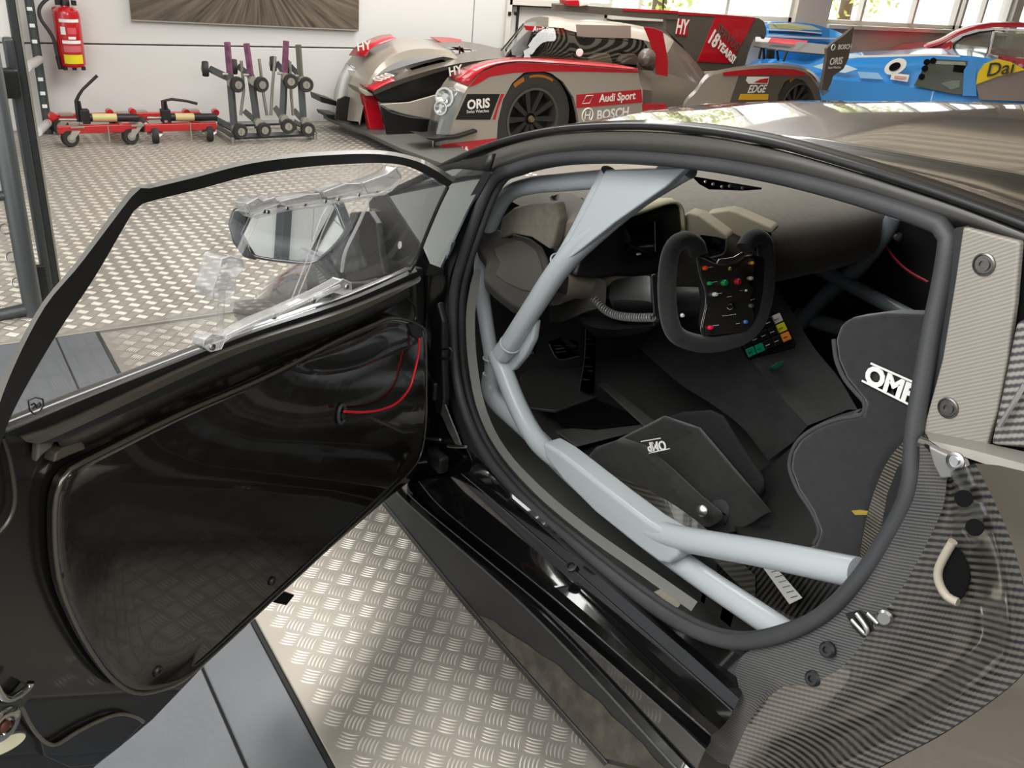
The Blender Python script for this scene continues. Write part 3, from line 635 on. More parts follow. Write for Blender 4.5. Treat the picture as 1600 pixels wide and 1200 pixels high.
# rear corner of the door: latch recess, chrome latch and striker pocket
plate('corner_plate', D("60,694 66,672 98,664 82,700 66,712 58,724", .006, 0), -DN, .012, mat('grey_corner', '5a564c', .45), DOOR, .003)
plate('corner_block', D("88,708 102,698 130,690 136,702 110,712 84,724", .018, 0), -DN, .02, mat('corner_block', '403a31', .5), DOOR, .003)
tube('shut_edge', D("4,684 14,712 20,740 24,775 20,800 8,822 -20,850", .002, 0), .003, M_ledge, DOOR, 24, 8)
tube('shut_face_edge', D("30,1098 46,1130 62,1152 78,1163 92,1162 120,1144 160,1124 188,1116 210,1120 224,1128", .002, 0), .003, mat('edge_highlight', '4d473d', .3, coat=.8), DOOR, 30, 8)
plate('lower_skin', D("62,1152 78,1165 92,1164 120,1146 160,1126 188,1118 210,1122 224,1130 190,1166 150,1196 110,1200 70,1182", .001, 0), -DN, .012, mat('lower_skin', '17181a', .3, coat=.6), DOOR, .002)
tube('latch_hook', D("-10,1064 2,1086 14,1092 32,1084 46,1072 48,1066", .02, 0), .005, mat('chrome', 'c0bfb8', .12, 1), DOOR, 20, 10)
plate('latch_body', D("-20,1090 6,1098 34,1090 50,1070 54,1082 38,1106 10,1114 -20,1110", .012, 0), -DN, .02, mat('latch_grey', '4a4b45', .35, .6), DOOR, .004)
lathe('latch_ring', [(.024, 0), (.024, .006), (.019, .009), (.013, .009), (.011, .003), (.0005, .003)], D("2,1130", .01, 0)[0], DN, mat('chrome', 'c0bfb8', .12, 1), DOOR, 24)
lathe('latch_bolt', [(.008, 0), (.008, .008), (.005, .01), (.0005, .01)], D("2,1132", .012, 0)[0], DN, mat('copper_bolt', '6e4a40', .4, .8), DOOR, 16)
el = [D("4,1163", .008, 0)[0] + (DD * (cos(a) * .030) - DD * .0 + BZ * (sin(a) * .013 - cos(a) * .012 * -1)) for a in [2 * pi * k / 28 for k in range(28)]]
plate('cream_cap', el, DN, .004, mat('cream_cap', 'd8d3b4', .4), DOOR, .001)
tube('cap_rim', el, .003, mat('rim_grey', '70726c', .3, .6), DOOR, None, 8, True)
plate('latch_tab', D("424,941 441,925 461,930 448,946", -.03, 0), -DN, .03, M_matte, DOOR, .002)
# door mirror on the outside of the door
MO = -.20
MN = V3((-.80, .56, .18)).normalized(); MP = door(465, 350, -.16, 0)
def mq(s, off=0): return [aP(x, y, MP + MN * off, MN) for x, y in px(s)]
mh = mq("390,345 402,322 440,312 508,308 520,312 536,350 540,360 528,378 508,398 492,409 470,410 400,400 388,382 380,366")
M_mirr = mat('mirror_housing', '22272b', .2, coat=1)
back = [p - DN * .0 for p in mh]
V, F = [], []
mcen = V3((0, 0, 0))
for p in mh: mcen += p / len(mh)
R = [[mcen + (p - mcen) * k + MN * h - V3((.1, .3, 0)) * sh * 0 for p in mh] for k, h, sh in ((1.0, .004, 0), (1.05, .0, 0), (1.1, -.03, -.01), (1.02, -.08, -.03), (.7, -.12, -.05), (.2, -.13, -.05))]
V, F = loftg([cr(r, 60, True) for r in R], True); F.append(tuple(range(300, 360)))
MIR = mesh('mirror_housing', V, F, M_mirr, DOOR, 40)
g_ = [mcen + (p - mcen) * .97 + MN * .003 for p in mh]
plate('mirror_glass', g_, MN, .003, mat('mirror_glass', 'e8eef0', .01, 1), DOOR, 0)
tube('mirror_rim', cr([mcen + (p - mcen) * 1.0 + MN * .004 for p in mh], 60, True), .004, mat('mirror_rim', '15171a', .15, coat=1), DOOR, None, 8, True)
plate('mirror_shell_edge', mq("354,350 362,326 380,322 384,340 380,370 392,396 400,408 380,404 362,380", -.01), -MN, .06, M_mirr, DOOR, .008)
tube('mirror_stalk', [p for p in mq("500,404 520,425 530,450 536,480", -.05)], .02, M_plas, DOOR, 16, 12)
plate('stalk_plate', mq("492,412 520,402 528,420 532,440 500,452", -.04), -MN, .01, carbon('carbon_stalk', (1, 0, 1), (1, 0, -1), .006, '2a2c2e', '5d6062', .4, .4), DOOR, .002)
# ================================================================ inside the black car
M_dash = mat('dash_flock', '565044', 0.9, noise=60, c2='625b4e', sheen=.2)
M_pad = mat('foam_pad', '35332f', 0.9, noise=40, c2='3b3935')
M_int = mat('cockpit_black', '101010', 0.6)
M_scrn = mat('dead_screen', '040404', 0.08, coat=1)
# tub: floor pan, firewall, far door, rear bulkhead, roof lining
tub = MB()
tub.add(*boxg((1.1, -1.83, .17), (1.9, 1.62, .02)))
tub.add(*boxg((2.06, -1.83, .47), (.03, 1.7, .62)))
tub.obj('floor_pan', M_pan, CAR, 0)
loft('far_door', [[V3((x, -2.62 + (.14 if z > .8 else 0) * (z - .8) / .3, z)) for z in (.15, .5, .75, zt)] for x, zt in ((.1, 1.08), (.8, 1.1), (1.2, 1.05), (1.6, .9), (2.15, .74))], M_int, CAR, 8, thick=.01)
loft('bulkhead', [[V3((.16 + z * .1, y, z)) for z in (.15, .6, 1.17)] for y in (-1.06, -1.8, -2.6)], M_int, CAR, 8, thick=.01)
rows = []
for yy in (-1.28, -1.5, -1.83, -2.2, -2.45):
    rows.append([V3((x, yy, roofz(x, yy) - .03)) for x in (-.1, .2, .5, .8, 1.1, 1.28)])
loft('roof_lining', rows, M_int, CAR, 8)
hl = plate('sun_strip', PY("1083,278 1190,296 1160,298 1108,296 1093,288", -1.6), (0, 0, 1), .004, M_matte, CAR, 0)
for s in ("1102,284", "1114,288", "1140,291", "1160,294", "1128,292"):
    lathe('rivet', [(.004, 0), (.004, .003), (.0005, .004)], PY(s, -1.59)[0], (-.6, .4, .4), M_steel, CAR, 8)
# dashboard
prof = ((2.2, .80), (1.95, .855), (1.75, .875), (1.60, .872), (1.49, .848), (1.445, .81), (1.43, .73), (1.47, .68), (1.6, .655))
rows = []
for y, dx, dz in ((-1.24, .10, -.02), (-1.28, .08, 0), (-1.35, .05, .0), (-1.55, .01, .0), (-1.75, -.03, .0), (-1.95, -.02, .0), (-2.2, .0, -.005), (-2.45, .08, -.02), (-2.6, .16, -.05)):
    rows.append([V3((x + dx * (1 if x < 1.8 else .3), y, z + dz)) for x, z in prof])
loft('dashboard', rows, M_dash, CAR, 40, 40)
# driver's left end of the dash: two folds of grey lining
plate('dash_end', PY("783,340 800,326 830,318 866,318 872,345 866,372 860,392 830,372 800,366 778,376", -1.14), (0, -1, .2), .03, M_dash, CAR, .008)
loft('dash_fold', [PY("862,306 890,304 915,318 925,340", -1.24), PY("866,330 860,345 880,350 915,345", -1.17), PY("864,380 870,392 888,392 910,380", -1.18)], mat('fold_grey', '6a645a', .9), CAR, 16, thick=.01)
plate('air_outlet', PY("884,306 905,310 916,330 900,322", -1.26), (0, -1, .3), .01, M_int, CAR, .003)
# binnacle with the dead display
bq = "905,405 925,375 960,350 1000,336 1040,322 1056,320 1064,330 1067,360 1062,400 1040,424 1000,432 960,432 925,436 895,432"
BN = V3((-.93, .25, .25)).normalized(); BP = aY(1000, 370, -1.40)
def Bn(s, o=0): return [aP(x, y, BP + BN * o, BN) for x, y in px(s)]
BIN = plate('binnacle', Bn(bq), -BN, .12, M_plas, CAR, .012, 3)
loft('binnacle_hood', [Bn("905,403 925,373 960,347 1000,333 1040,319 1058,317 1067,328 1070,360", .012), [p - BN * .03 + BZ * .008 for p in Bn("905,403 925,373 960,347 1000,333 1040,319 1058,317 1067,328 1070,360", .0)], [p - BN * .16 for p in Bn("905,403 925,373 960,345 1000,331 1040,317 1058,315 1069,328 1072,360", .0)]], mat('hood_flock_lit', 'a59f84', .9), BIN, 30, thick=.006)  # light on the hood top is put into its paler flock
plate('display_bezel', Bn("966,346 1030,338 1034,400 966,408", .004), BN, .012, M_matte, BIN, .004)
plate('display', Bn("974,353 1022,347 1024,392 973,397", .018), BN, .002, M_scrn, BIN, 0)
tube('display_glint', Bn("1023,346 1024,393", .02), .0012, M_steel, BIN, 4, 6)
box('display_badge', Bn("998,397", .018)[0], (.003, .012, .004), M_white, BIN)
# two angular air vents
for s, c_ in (("1062,341 1076,333 1092,337 1134,368 1137,376 1112,371 1098,378 1090,394 1076,374", -1.52), ("1103,334 1138,329 1150,332 1204,356 1208,363 1186,371 1177,382 1150,368 1124,352", -1.66)):
    plate('air_vent', PY(s, c_), V3((.3, -1, .3)), .03, mat('vent_flock_lit', '8a8270', .9), CAR, .004)  # paler flock colour holds the windscreen light on the vents
for s, c_ in (("1090,398 1096,380 1110,372 1136,376 1134,390 1128,398 1100,404", -1.515), ("1176,384 1186,372 1207,363 1206,378 1200,388 1180,392", -1.655)):
    v = plate('vent_mouth', PY(s, c_), (1, 0, 0), .03, M_scrn, CAR, .003)
tube('vent_trim', PY("1135,376 1134,391 1128,398 1104,404", -1.512), .002, M_steel, CAR, 12, 6)
# foam knee pads left of the wheel
pp = "742,378 752,364 775,357 800,364 828,369 846,382 856,402 858,420 866,440 860,462 848,478 820,492 800,484 772,466 756,448 758,425 764,412 750,395"
KN = V3((-.50, .40, .77)).normalized(); KP = aY(800, 420, -1.13)
def Kp(s, o=0): return [aP(x, y, KP + KN * o, KN) for x, y in px(s)]
plate('knee_pad', Kp("742,372 754,360 775,356 800,362 828,370 848,384 858,404 860,420 866,440 862,460 848,476 820,484 800,474 772,452 756,436 756,420 762,408 748,390"), -KN, .05, M_pad, CAR, .010, 3)
plate('knee_pad_face', Kp("770,388 790,378 815,376 838,390 846,408 850,430 852,446 838,456 815,452 790,440 774,428 782,410", .006), -KN, .012, mat('pad_face', '403e38', .9), CAR, .004)
plate('knee_wedge', PY("862,445 905,425 925,428 948,438 948,452 920,460 880,478 858,480", -1.30), V3((.1, -.2, -1)), .05, M_pad, CAR, .006)
# steering column, shroud, coiled lead
SC = V3((1.24, -1.45, .795)); SN = V3((-.93, .02, .37)).normalized()
def sw(x, y, o=0): return aP(x, y, SC + SN * o, SN)
def SWp(s, o=0): return [sw(x, y, o) for x, y in px(s)]
col = sw(1120, 470)
tube('steering_column', [col, col - SN * .15, col - SN * .3, col - SN * .5], [.03, .035, .055, .055], M_plas, CAR, None, 18)
loft('column_shroud', [PY("946,444 975,436 1012,432 1020,440", -1.34), PY("955,470 975,468 1010,470 1022,474", -1.30), PY("962,492 985,496 1010,494 1024,490", -1.34)], mat('shroud_grey', '2a2a2a', .5), CAR, 14, 30, thick=.006)
loft('column_cover', [PY("895,480 920,492 960,500 1030,500", -1.33), PY("910,505 935,512 970,514 1028,508", -1.31), PY("925,520 950,524 985,522 1010,516", -1.35)], M_plas, CAR, 14, 30, thick=.006)
hx = [aY(x, y, -1.30) for x, y in px("928,466 945,484 965,493 990,496 1022,496")]
hc = cr(hx, 330); cv = []
for i, p in enumerate(hc):
    t = (hc[min(i + 1, 329)] - hc[max(i - 1, 0)]).normalized(); u = t.cross(BZ).normalized(); w = t.cross(u); a = i * 2 * pi * 26 / 330
    cv.append(p + u * cos(a) * .008 + w * sin(a) * .008)
tube('coiled_lead', cv, .0024, mat('lead_grey', '6a6a68', .3), CAR, None, 6)
WHL = tube('steering_wheel', SWp("1164,388 1172,374 1184,370 1194,380 1197,400 1198,430 1194,468 1184,500 1168,520 1146,531 1110,538 1080,534 1056,522 1046,498 1042,460 1043,425 1048,396 1058,380 1074,375 1088,384 1092,398"), .0195, M_fab, CAR, 90, 16)
plate('paddle', SWp("1016,430 1022,428 1032,444 1033,480 1030,500 1020,492", -.03), SN, .005, M_plas, WHL, .002)
plate('hub_back', SWp("1084,410 1092,398 1120,414 1148,412 1166,398 1184,404 1182,450 1178,480 1186,505 1165,524 1098,530 1090,505 1094,470 1088,440", -.012), SN, .022, M_int, WHL, .004)
M_cw = carbon('carbon_wheel', (0, 1, .8), (0, 1, -.8), .004, '0d0d0d', '3a3733', .3, .8)
HUB = plate('hub_plate', SWp("1089,406 1093,402 1120,413 1147,411 1165,400 1177,404 1177,440 1172,468 1177,500 1164,519 1098,525 1095,512 1102,480 1102,456 1094,432", .012), SN, .004, M_cw, WHL, .0015)
tube('hub_edge', SWp("1165,400 1147,411 1120,413 1093,402 1089,406 1094,432 1102,456 1102,480 1095,512 1098,524", .0165), .0014, M_steel, WHL, 50, 6)
plate('chrome_corner', SWp("1148,420 1160,411 1170,402 1177,405 1176,440 1174,450 1160,432", .0165), SN, .002, mat('polished_plate', 'a79f88', .15, 1), WHL, .0006)
plate('chrome_lip', SWp("1118,412 1146,409 1164,397 1158,394 1144,402 1122,405", .010), SN, .004, M_steel, WHL, .001)
def knob(s, r, h, c, nm='button'):
    c0 = SWp(s, .0165)[0]
    return lathe(nm, [(r, 0), (r, h * .6), (r * .75, h), (r * .1, h * 1.02)], c0, SN, mat('btn_' + c, c, .3, coat=.5), WHL, 14)
for s, r, h, c in (("1100,419", .0048, .009, 'e8541c'), ("1140,420", .0045, .004, '8f8c2a'), ("1173,411", .004, .009, 'd9a63a'), ("1171,435", .0045, .009, 'b9b4a4'), ("1107,443", .0045, .009, '1f9a55'), ("1130,442", .0075, .010, '0f8a46'),
                   ("1151,440", .0078, .010, 'b01626'), ("1115,460", .0048, .010, 'dcdcd8'), ("1165,454", .0026, .004, 'dcdcd8'), ("1141,476", .0058, .010, '080808'), ("1172,478", .005, .008, '55585a'), ("1164,503", .0045, .006, '5a82c8'), ("1108,512", .005, .009, 'e2244a'), ("1065,493", .0042, .006, 'c8c8c8')):
    knob(s, r, h, c)
for s in ("1107,418 1114,417", "1113,441 1121,440", "1121,459 1128,458", "1136,464 1143,463", "1114,509 1123,508", "1156,454 1160,454", "1150,506 1156,505", "1173,469 1179,467", "1129,494 1150,491"):
    tube('white_legend', SWp(s, .0168), .0006, M_white, WHL, 4, 4)
# bull badge left as a plain small shield outline
tube('badge_outline', SWp("1136,481 1141,484 1146,480", .0168), .0006, M_white, WHL, 6, 4)
# centre console with the switch panel
loft('centre_console', [PY("1000,545 1060,598 1110,630 1160,668 1200,720", -1.60), PY("1040,500 1100,560 1150,600 1200,650 1240,690", -1.63), PY("1120,470 1150,520 1180,570 1230,630 1262,665", -1.65), PY("1196,452 1222,500 1255,552 1300,605 1325,640", -1.84), PY("1215,450 1240,490 1270,540 1310,590 1340,640", -1.90)], M_fab, CAR, 24, 30)
PN = V3((-.62, .15, .77)).normalized(); PP = aY(1196, 530, -1.68)
def Pp(s, o=0): return [aP(x, y, PP + PN * o, PN) for x, y in px(s)]
SWP = plate('switch_panel', Pp("1152,533 1206,488 1216,490 1242,538 1240,545 1170,563 1166,560", .004), PN, .008, M_matte, CAR, .002)
bz = lambda X, Y: (1000 + X / 4.614, 340 + Y / 4.614)
grid = {(0, 0): '12916a', (1, 0): '12916a', (4, 0): 'e38a35', (4, 1): 'd9d32e', (4, 2): 'd8d8d4'}
ux = (bz(858, 945)[0] - bz(795, 972)[0], bz(858, 945)[1] - bz(795, 972)[1]); uy = (-31 / 4.614, -66 / 4.614)
for r in range(3):
    for c in range(5):
        if r == 2 and c < 3: continue
        o = bz(795, 972); cx = o[0] + ux[0] * c + uy[0] * r; cy = o[1] + ux[1] * c + uy[1] * r
        k = .43
        q = [(cx + (a * ux[0] + b * uy[0]) * k, cy + (a * ux[1] + b * uy[1]) * k) for a, b in ((-1, -1), (1, -1), (1, 1), (-1, 1))]
        colr = grid.get((c, r), '161616')
        plate('switch', [aP(x, y, PP + PN * .012, PN) for x, y in q], PN, .006, mat('btn_' + colr, colr, .3, coat=.5), SWP, .0015)
        tube('legend', [aP(cx - ux[0] * .22, cy - ux[1] * .22, PP + PN * .0186, PN), aP(cx + ux[0] * .22, cy + ux[1] * .22, PP + PN * .0186, PN)], .0011, M_white if colr == '161616' else M_int, SWP, 3, 4)
for s in ("1168,569", "1237,544", "1201,482"):
    lathe('panel_screw', [(.004, 0), (.004, .003), (.0005, .004)], Pp(s, .002)[0], PN, M_steel, CAR, 10)
plate('green_switch', Pp("1200,576 1210,569 1222,566 1220,573 1208,580", .0), PN, .012, mat('green_switch', '0f4a36', .35, coat=.5), CAR, .002)
# pedals
def pedal(nm, s, Y, m, t=.012): return plate(nm, PY(s, Y), V3((.5, 0, .3)), t, m, CAR, .003)
M_ped = mat('pedal_metal', '8a8a88', .35, .8)
pb = pedal('brake_pedal', "858,537 876,531 902,535 905,557 872,562", -1.42, M_int)
for k in range(4):
    for j in range(2):
        x0, y0 = 864 + j * 20 + k * 1.5, 539 + k * 5.2
        plate('pedal_slot', PY("%f,%f %f,%f %f,%f %f,%f" % (x0, y0, x0 + 16, y0 - 1, x0 + 16.5, y0 + 1.6, x0 + .5, y0 + 2.6), -1.418), V3((-.5, 0, .3)), .004, M_ped, pb, 0)
tube('pedal_edge', PY("858,538 872,561 904,557", -1.417), .002, M_ped, pb, 10, 6)
pa = pedal('throttle_pedal', "914,514 931,517 932,540 930,600 928,616 905,612 908,596 913,560", -1.50, M_int)
for k in range(12):
    y0 = 522 + k * 7; x0 = 915.5 - k * .55
    plate('pedal_slot', PY("%f,%f %f,%f %f,%f %f,%f" % (x0, y0, x0 + 14, y0 + .6, x0 + 14, y0 + 3.2, x0, y0 + 2.6), -1.498), V3((-.5, 0, .3)), .004, M_ped, pa, 0)
tube('pedal_edge', PY("915,514 913,560 907,598 905,612", -1.497), .0018, M_ped, pa, 12, 6)
pr = pedal('foot_rest', "818,532 836,524 842,540 838,556 820,560", -1.22, M_int)
for k in range(3):
    for j in range(2):
        lathe('stud', [(.005, 0), (.004, .004), (.0005, .004)], PY("%d,%d" % (824 + j * 8, 536 + k * 8), -1.219)[0], (-.6, .3, .6), M_plas, pr, 8)
plate('floor_mat', PZ("866,648 930,628 992,652 1000,664 930,672 878,668", .25), BZ, .01, M_matte, CAR, .003)
plate('heel_panel', PZ("812,590 850,572 930,602 934,622 868,646 820,640", .26), BZ, .01, mat('heel_grey', '3f403f', .5), CAR, .003)
plate('floor_rib', PZ("934,602 946,600 1022,660 1010,672", .27), BZ, .008, M_pan, CAR, .004)
plate('cross_rib', PZ("866,676 990,658 1010,672 900,700", .24), BZ, .008, M_pan, CAR, .004)
# roll cage
CY = -1.10
def cage(nm, s, Y, r, n=40, m=None): return tube(nm, PY(s, Y) if not isinstance(Y, tuple) else [aY(x, y, Y[0] + (Y[1] - Y[0]) * i / (len(px(s)) - 1)) for i, (x, y) in enumerate(px(s))], r, m or M_cage, CAR, n, 18)
cage('cage_tube', "768,600 768,560 762,520 755,470 752,420 760,370 776,330 796,302 830,290 880,285 950,279", (-1.13, -1.13), .019, 60)
cage('cage_tube', "1075,258 1050,272 985,315 905,385 870,425 835,478 800,532 784,553", (-1.12, -1.09), .0245, 50)
cage('cage_tube', "952,268 930,310 900,368 880,402", (-1.11, -1.11), .017, 20)
plate('cage_gusset', PY("945,266 1072,262 1040,292 960,348 905,392 878,412 890,372 918,322", -1.085), (0, -1, 0), .02, M_cage, CAR, .004)
cage('cage_tube', "776,552 790,588 806,628 826,668 850,700 900,738 960,784 1010,822 1050,838 1120,852 1200,866 1340,895", (-1.10, -1.06), .024, 70)
cage('cage_tube', "768,585 766,606 776,628 800,650 840,686 880,728 940,782 1000,832 1060,876 1120,918 1180,958 1260,1012", (-1.13, -1.08), .0235, 60)
plate('cage_box', PY("846,690 872,706 960,776 1010,814 1040,832 1056,838 1062,852 1058,872 1046,882 1030,880 1000,858 930,802 880,752 852,716", -1.05), (0, -1, 0), .055, M_cage, CAR, .010, 3)
for s, y in (("797,538", -1.09), ("877,410", -1.11), ("767,560", -1.12)): 
    p = PY(s, y)[0]; t = (PY("835,478", y)[0] - PY("800,532", y)[0]).normalized() if s != "767,560" else BZ
    tube('weld_ring', [q for q in ring(p, t, .0245 if s != "767,560" else .0195, 20)], .0022, M_cage, CAR, None, 6, True)
plate('joint_plate', PY("768,548 784,540 806,520 836,500 832,530 820,556 800,580 780,572", -1.105), (0, -1, 0), .02, M_cage, CAR, .006)
M_cage2 = mat('cage_paint_shaded', '767f86', 0.42, coat=.2)  # same cage paint, darkened for the shade on the far side
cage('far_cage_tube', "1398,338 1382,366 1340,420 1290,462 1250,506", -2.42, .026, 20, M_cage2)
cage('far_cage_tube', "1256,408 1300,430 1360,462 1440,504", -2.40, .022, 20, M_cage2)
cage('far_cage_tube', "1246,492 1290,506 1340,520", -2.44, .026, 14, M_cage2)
tube('far_cord', PY("1384,384 1398,404 1420,424 1450,441", -2.46), .004, mat('far_cord_red', 'a01828', .5), CAR, 14, 6)
mbx = MB()
for s, sz in (("1392,362", .03), ("1402,370", .022), ("1388,372", .02)): mbx.add(*latheg([(sz * .6, 0), (sz * .6, sz * .6), (sz * .3, sz * .8)], PY(s, -2.44)[0], (-.5, .6, .3), 10))
mbx.obj('far_latch', mat('latch_steel', '77777a', .3, .8), CAR)
# ---- bucket seat
SEAT = plate('seat', PY("1328,497 1312,506 1303,530 1307,562 1320,592 1338,614 1351,630 1346,648 1310,655 1276,668 1250,686 1236,708 1233,732 1246,766 1268,800 1280,830 1272,852 1240,868 1216,880 1260,900 1330,880 1352,850 1356,800 1372,740 1400,700 1430,676 1470,640 1500,560 1490,505 1440,492 1380,490", -1.20), (0, -1, 0), .055, mat('seat_velour', '1d1d1f', .95, noise=50, c2='252527', sheen=.3), CAR, .02, 4)
tube('bolster_piping', PY("1303,530 1307,562 1320,592 1338,614 1351,630 1346,648 1310,655 1276,668 1250,686 1237,708 1234,732 1247,766 1269,800 1280,830 1272,850", -1.205), .004, mat('piping_grey', '3c3c3e', .9), SEAT, 60, 8)
loft('seat_shell', [PY("1455,655 1412,690 1384,726 1362,780 1348,840 1340,900", -1.165), PY("1470,675 1432,705 1408,742 1384,790 1368,850 1352,910", -1.15), PY("1500,690 1462,720 1440,760 1420,820 1400,880 1380,930", -1.17)], carbon('carbon_shell', (.3, 0, 1), (1, 0, -.3), .0055, '2a2824', '6f695e', .35, .7), SEAT, 30)
plate('belt_pad', PY("1432,702 1400,730 1384,772 1376,820 1350,880 1380,900 1420,850 1450,780 1440,710", -1.13), (0, -1, 0), .02, mat('belt_pad', '19191b', .9), SEAT, .006)
plate('belt_tongue', PY("1332,797 1345,796 1358,798 1357,804 1338,804", -1.14), (0, 1, 0), .004, mat('brass_tag', 'c4a94a', .35, .6), SEAT, .001)
# squab, backrest, bolsters
loft('seat_back', [PY("1200,742 1240,700 1290,660 1350,640", -1.62), PY("1140,760 1190,745 1240,720 1290,700", -1.55), PY("1150,830 1200,835 1250,840 1290,840", -1.32), PY("1180,870 1230,872 1270,868 1300,860", -1.22)], M_int, SEAT, 20, thick=.01)
loft('squab', [PY("962,690 1000,672 1036,654", -1.34), PY("1000,730 1040,700 1090,670", -1.38), PY("1060,790 1100,770 1150,740", -1.36), PY("1110,830 1150,830 1200,800", -1.34)], M_fab, SEAT, 14, thick=.02)
plate('thigh_bolster', PY("912,718 926,701 956,691 988,702 1030,738 1076,782 1112,812 1106,828 1060,818 1000,782 950,750", -1.25), (.1, -1, 0), .05, M_fab, SEAT, .016, 4)
plate('leg_pad', PY("1016,668 1034,650 1066,640 1110,637 1130,646 1156,688 1194,744 1198,764 1176,782 1146,788 1116,766 1070,720", -1.40), V3((.3, -.6, -.6)), .07, mat('pad_black', '131314', .95), SEAT, .018, 4)
loft('shell_base', [PY("960,742 1010,764 1070,800 1130,850 1180,900", -1.20), PY("980,790 1030,810 1080,840 1140,900 1180,940", -1.16)], carbon('carbon_low', (.3, 0, 1), (1, 0, -.3), .006, '141413', '38362f', .4, .2), SEAT, 20)
loft('shell_side', [PY("1120,850 1180,872 1240,884 1330,880", -1.215), PY("1120,900 1180,930 1240,960 1330,930", -1.19), PY("1150,950 1200,975 1260,1000 1330,980", -1.2)], carbon('carbon_rib', (1, 0, .2), (0, 0, 1), .010, '0c0c0c', '3a3936', .3, .8), SEAT, 20)
plate('paper_tag', PY("1192,886 1212,886 1254,934 1234,944", -1.17), (0, 1, .3), .001, mat('paper_white', 'd4d3cd', .8), SEAT, 0)
for k in range(6):
    tube('tag_print', PY("%d,%d %d,%d" % (1205 + k * 6, 894 + k * 8, 1216 + k * 6, 891 + k * 8), -1.1675), .0006, M_int, SEAT, 3, 4)
plate('sill_label', PY("1022,925 1036,919 1066,940 1060,949 1054,948", -1.06), (0, 1, .4), .001, mat('cream_label', 'd6d0bd', .7), CAR, 0)
lathe('belt_bolt', [(.012, 0), (.012, .006), (.005, .01), (.0005, .01)], PY("1098,798", -1.23)[0], (-.3, .8, .4), M_steel, SEAT, 14)
loft('lap_belt', [PY("1118,770 1136,762 1148,772 1140,790", -1.36), PY("1108,800 1126,800 1136,806 1132,820", -1.33)], mat('webbing', '333336', .9), SEAT, 10, thick=.004)
mbx = MB()
for s in ("1090,905", "1130,940", "1160,975"): mbx.add(*boxg(PY(s, -1.12)[0], (.08, .03, .05)))
mbx.obj('seat_mount', M_int, CAR, 0)
# makers' lettering on seat and leg pad
def word(nm, s, p0, p1, p2, m, parent, **k):
    """text between two pixels-turned-points p0 (left) and p1 (right), p2 above"""
    r = p1 - p0; return text(nm, s, k.pop('size'), (p0 + p1) / 2, r, p2 - p0, m, parent, **k)
a0, a1, a2 = PY("1358,586 1424,618 1365,572", -1.194)
word('seat_lettering', 'OMP', a0, a1, a2, M_white, SEAT, size=.042, bold=.0018, ext=.001, shear=.0)
tube('lettering_bar', PY("1361,568 1440,603", -1.194), .0018, M_white, SEAT, 4, 6)
tube('lettering_bar', PY("1347,595 1424,634", -1.194), .0018, M_white, SEAT, 4, 6)
b0, b1, b2 = PY("1050,700 1018,703 1034,712", -1.30)
b_off = V3((-.02, .04, .03))
word('pad_lettering', 'OMP', b0 + b_off, b1 + b_off, b2 + b_off, M_white, SEAT, size=.03, bold=.0005, ext=.001)
for s in ("1010,695 1040,690", "1022,713 1054,706"):
    tube('lettering_bar', [p + b_off for p in PY(s, -1.30)], .0012, M_white, SEAT, 4, 6)
# ================================================================ red and grey hybrid race car beyond (faces +Y)
NX, IX, CX, FX = 5.45, 5.80, 6.10, 6.62        # near side, inside of near wing, middle, far side
R = thing('prototype_race_car', 'red, black and grey closed prototype race car with shark fin by the wall', 'car', (CX, -5.0, 0))
M_rg = mat('racer_grey', 'a0978b', .32, metal=.15, coat=.6)
M_rd = mat('racer_dark', '544d44', .35, coat=.4)
M_rr = mat('racer_red', 'b00f1e', .3, coat=.6)
M_rb = mat('racer_black', '12110f', .4)
M_rw = mat('racer_white', 'e6e2da', .4)
M_tyre = mat('tyre_rubber', '2c2a27', .75)
M_rs = mat('racer_splitter', '55554f', .45)
M_tint = glass('racer_glass', (.42, .4, .36), 1.2)
M_lamp = glass('lamp_cover', (.75, .77, .78), 1.3, .08)
M_chr = mat('lamp_chrome', 'c9cac6', .25, .9)
def rp(nm, s, X, t, m, bevel=.006, parent=None): return plate(nm, PX(s, X), BX, t, m, parent or R, bevel)
# floor splitter
plate('splitter', PZ("505,185 522,194 570,212 625,238 690,262 760,262 700,222 640,206 580,196 530,184", .06), BZ, .03, M_rs, R, .006)
box('underfloor', (6.1, -5.1, .07), (1.25, 3.9, .05), M_rb, R)
# nose
no = "582,143 600,134 620,126 650,116 690,105 730,97 790,90"
ni = "561,132 578,124 600,114 640,101 680,91 720,83 785,74"
loft('nose', [PX("585,148 600,142 622,133 655,122 695,110 735,102 790,96", CX - .14), PX(no, CX - .15), PX(ni, CX + .14), PX("563,138 580,130 602,120 642,107 682,97 722,89 786,80", CX + .15)], M_rd, R, 24)
loft('nose_tip', [[p + BZ * .004 for p in PX("582,143 592,138 604,132 617,127", CX - .152)], [p + BZ * .006 for p in PX("561,132 572,127 586,121 603,113", CX + .142)]], M_rr, R, 10, thick=.004)
plate('nose_lip', PX("560,136 582,146 584,150 572,150 562,142", CX - .1), BX, .2, M_rg, R, .004)
for k in range(4):
    p = aX(590 + k * 6, 127 - k * 2.4, CX - .05) + BZ * .012
    tube('ring_emblem', [p + BY * cos(a) * .028 + BX * sin(a) * .05 for a in [2 * pi * j / 14 for j in range(14)]], .004, M_rw, R, None, 6, True)
for s in ("617,116 634,110 641,117 624,124", "640,110 668,101 676,108 648,116", "668,102 690,96 700,100 680,107"):
    q = PX(s, CX - .02); plate('nose_label', [p + BZ * .012 for p in q], BZ, .003, mat('label_pale', 'b7b1a6', .5), R, 0)
rp('nose_flank', "585,146 640,124 720,100 800,92 800,110 720,122 700,140 680,152 640,160 596,161", CX - .12, .2, M_rb, .01)
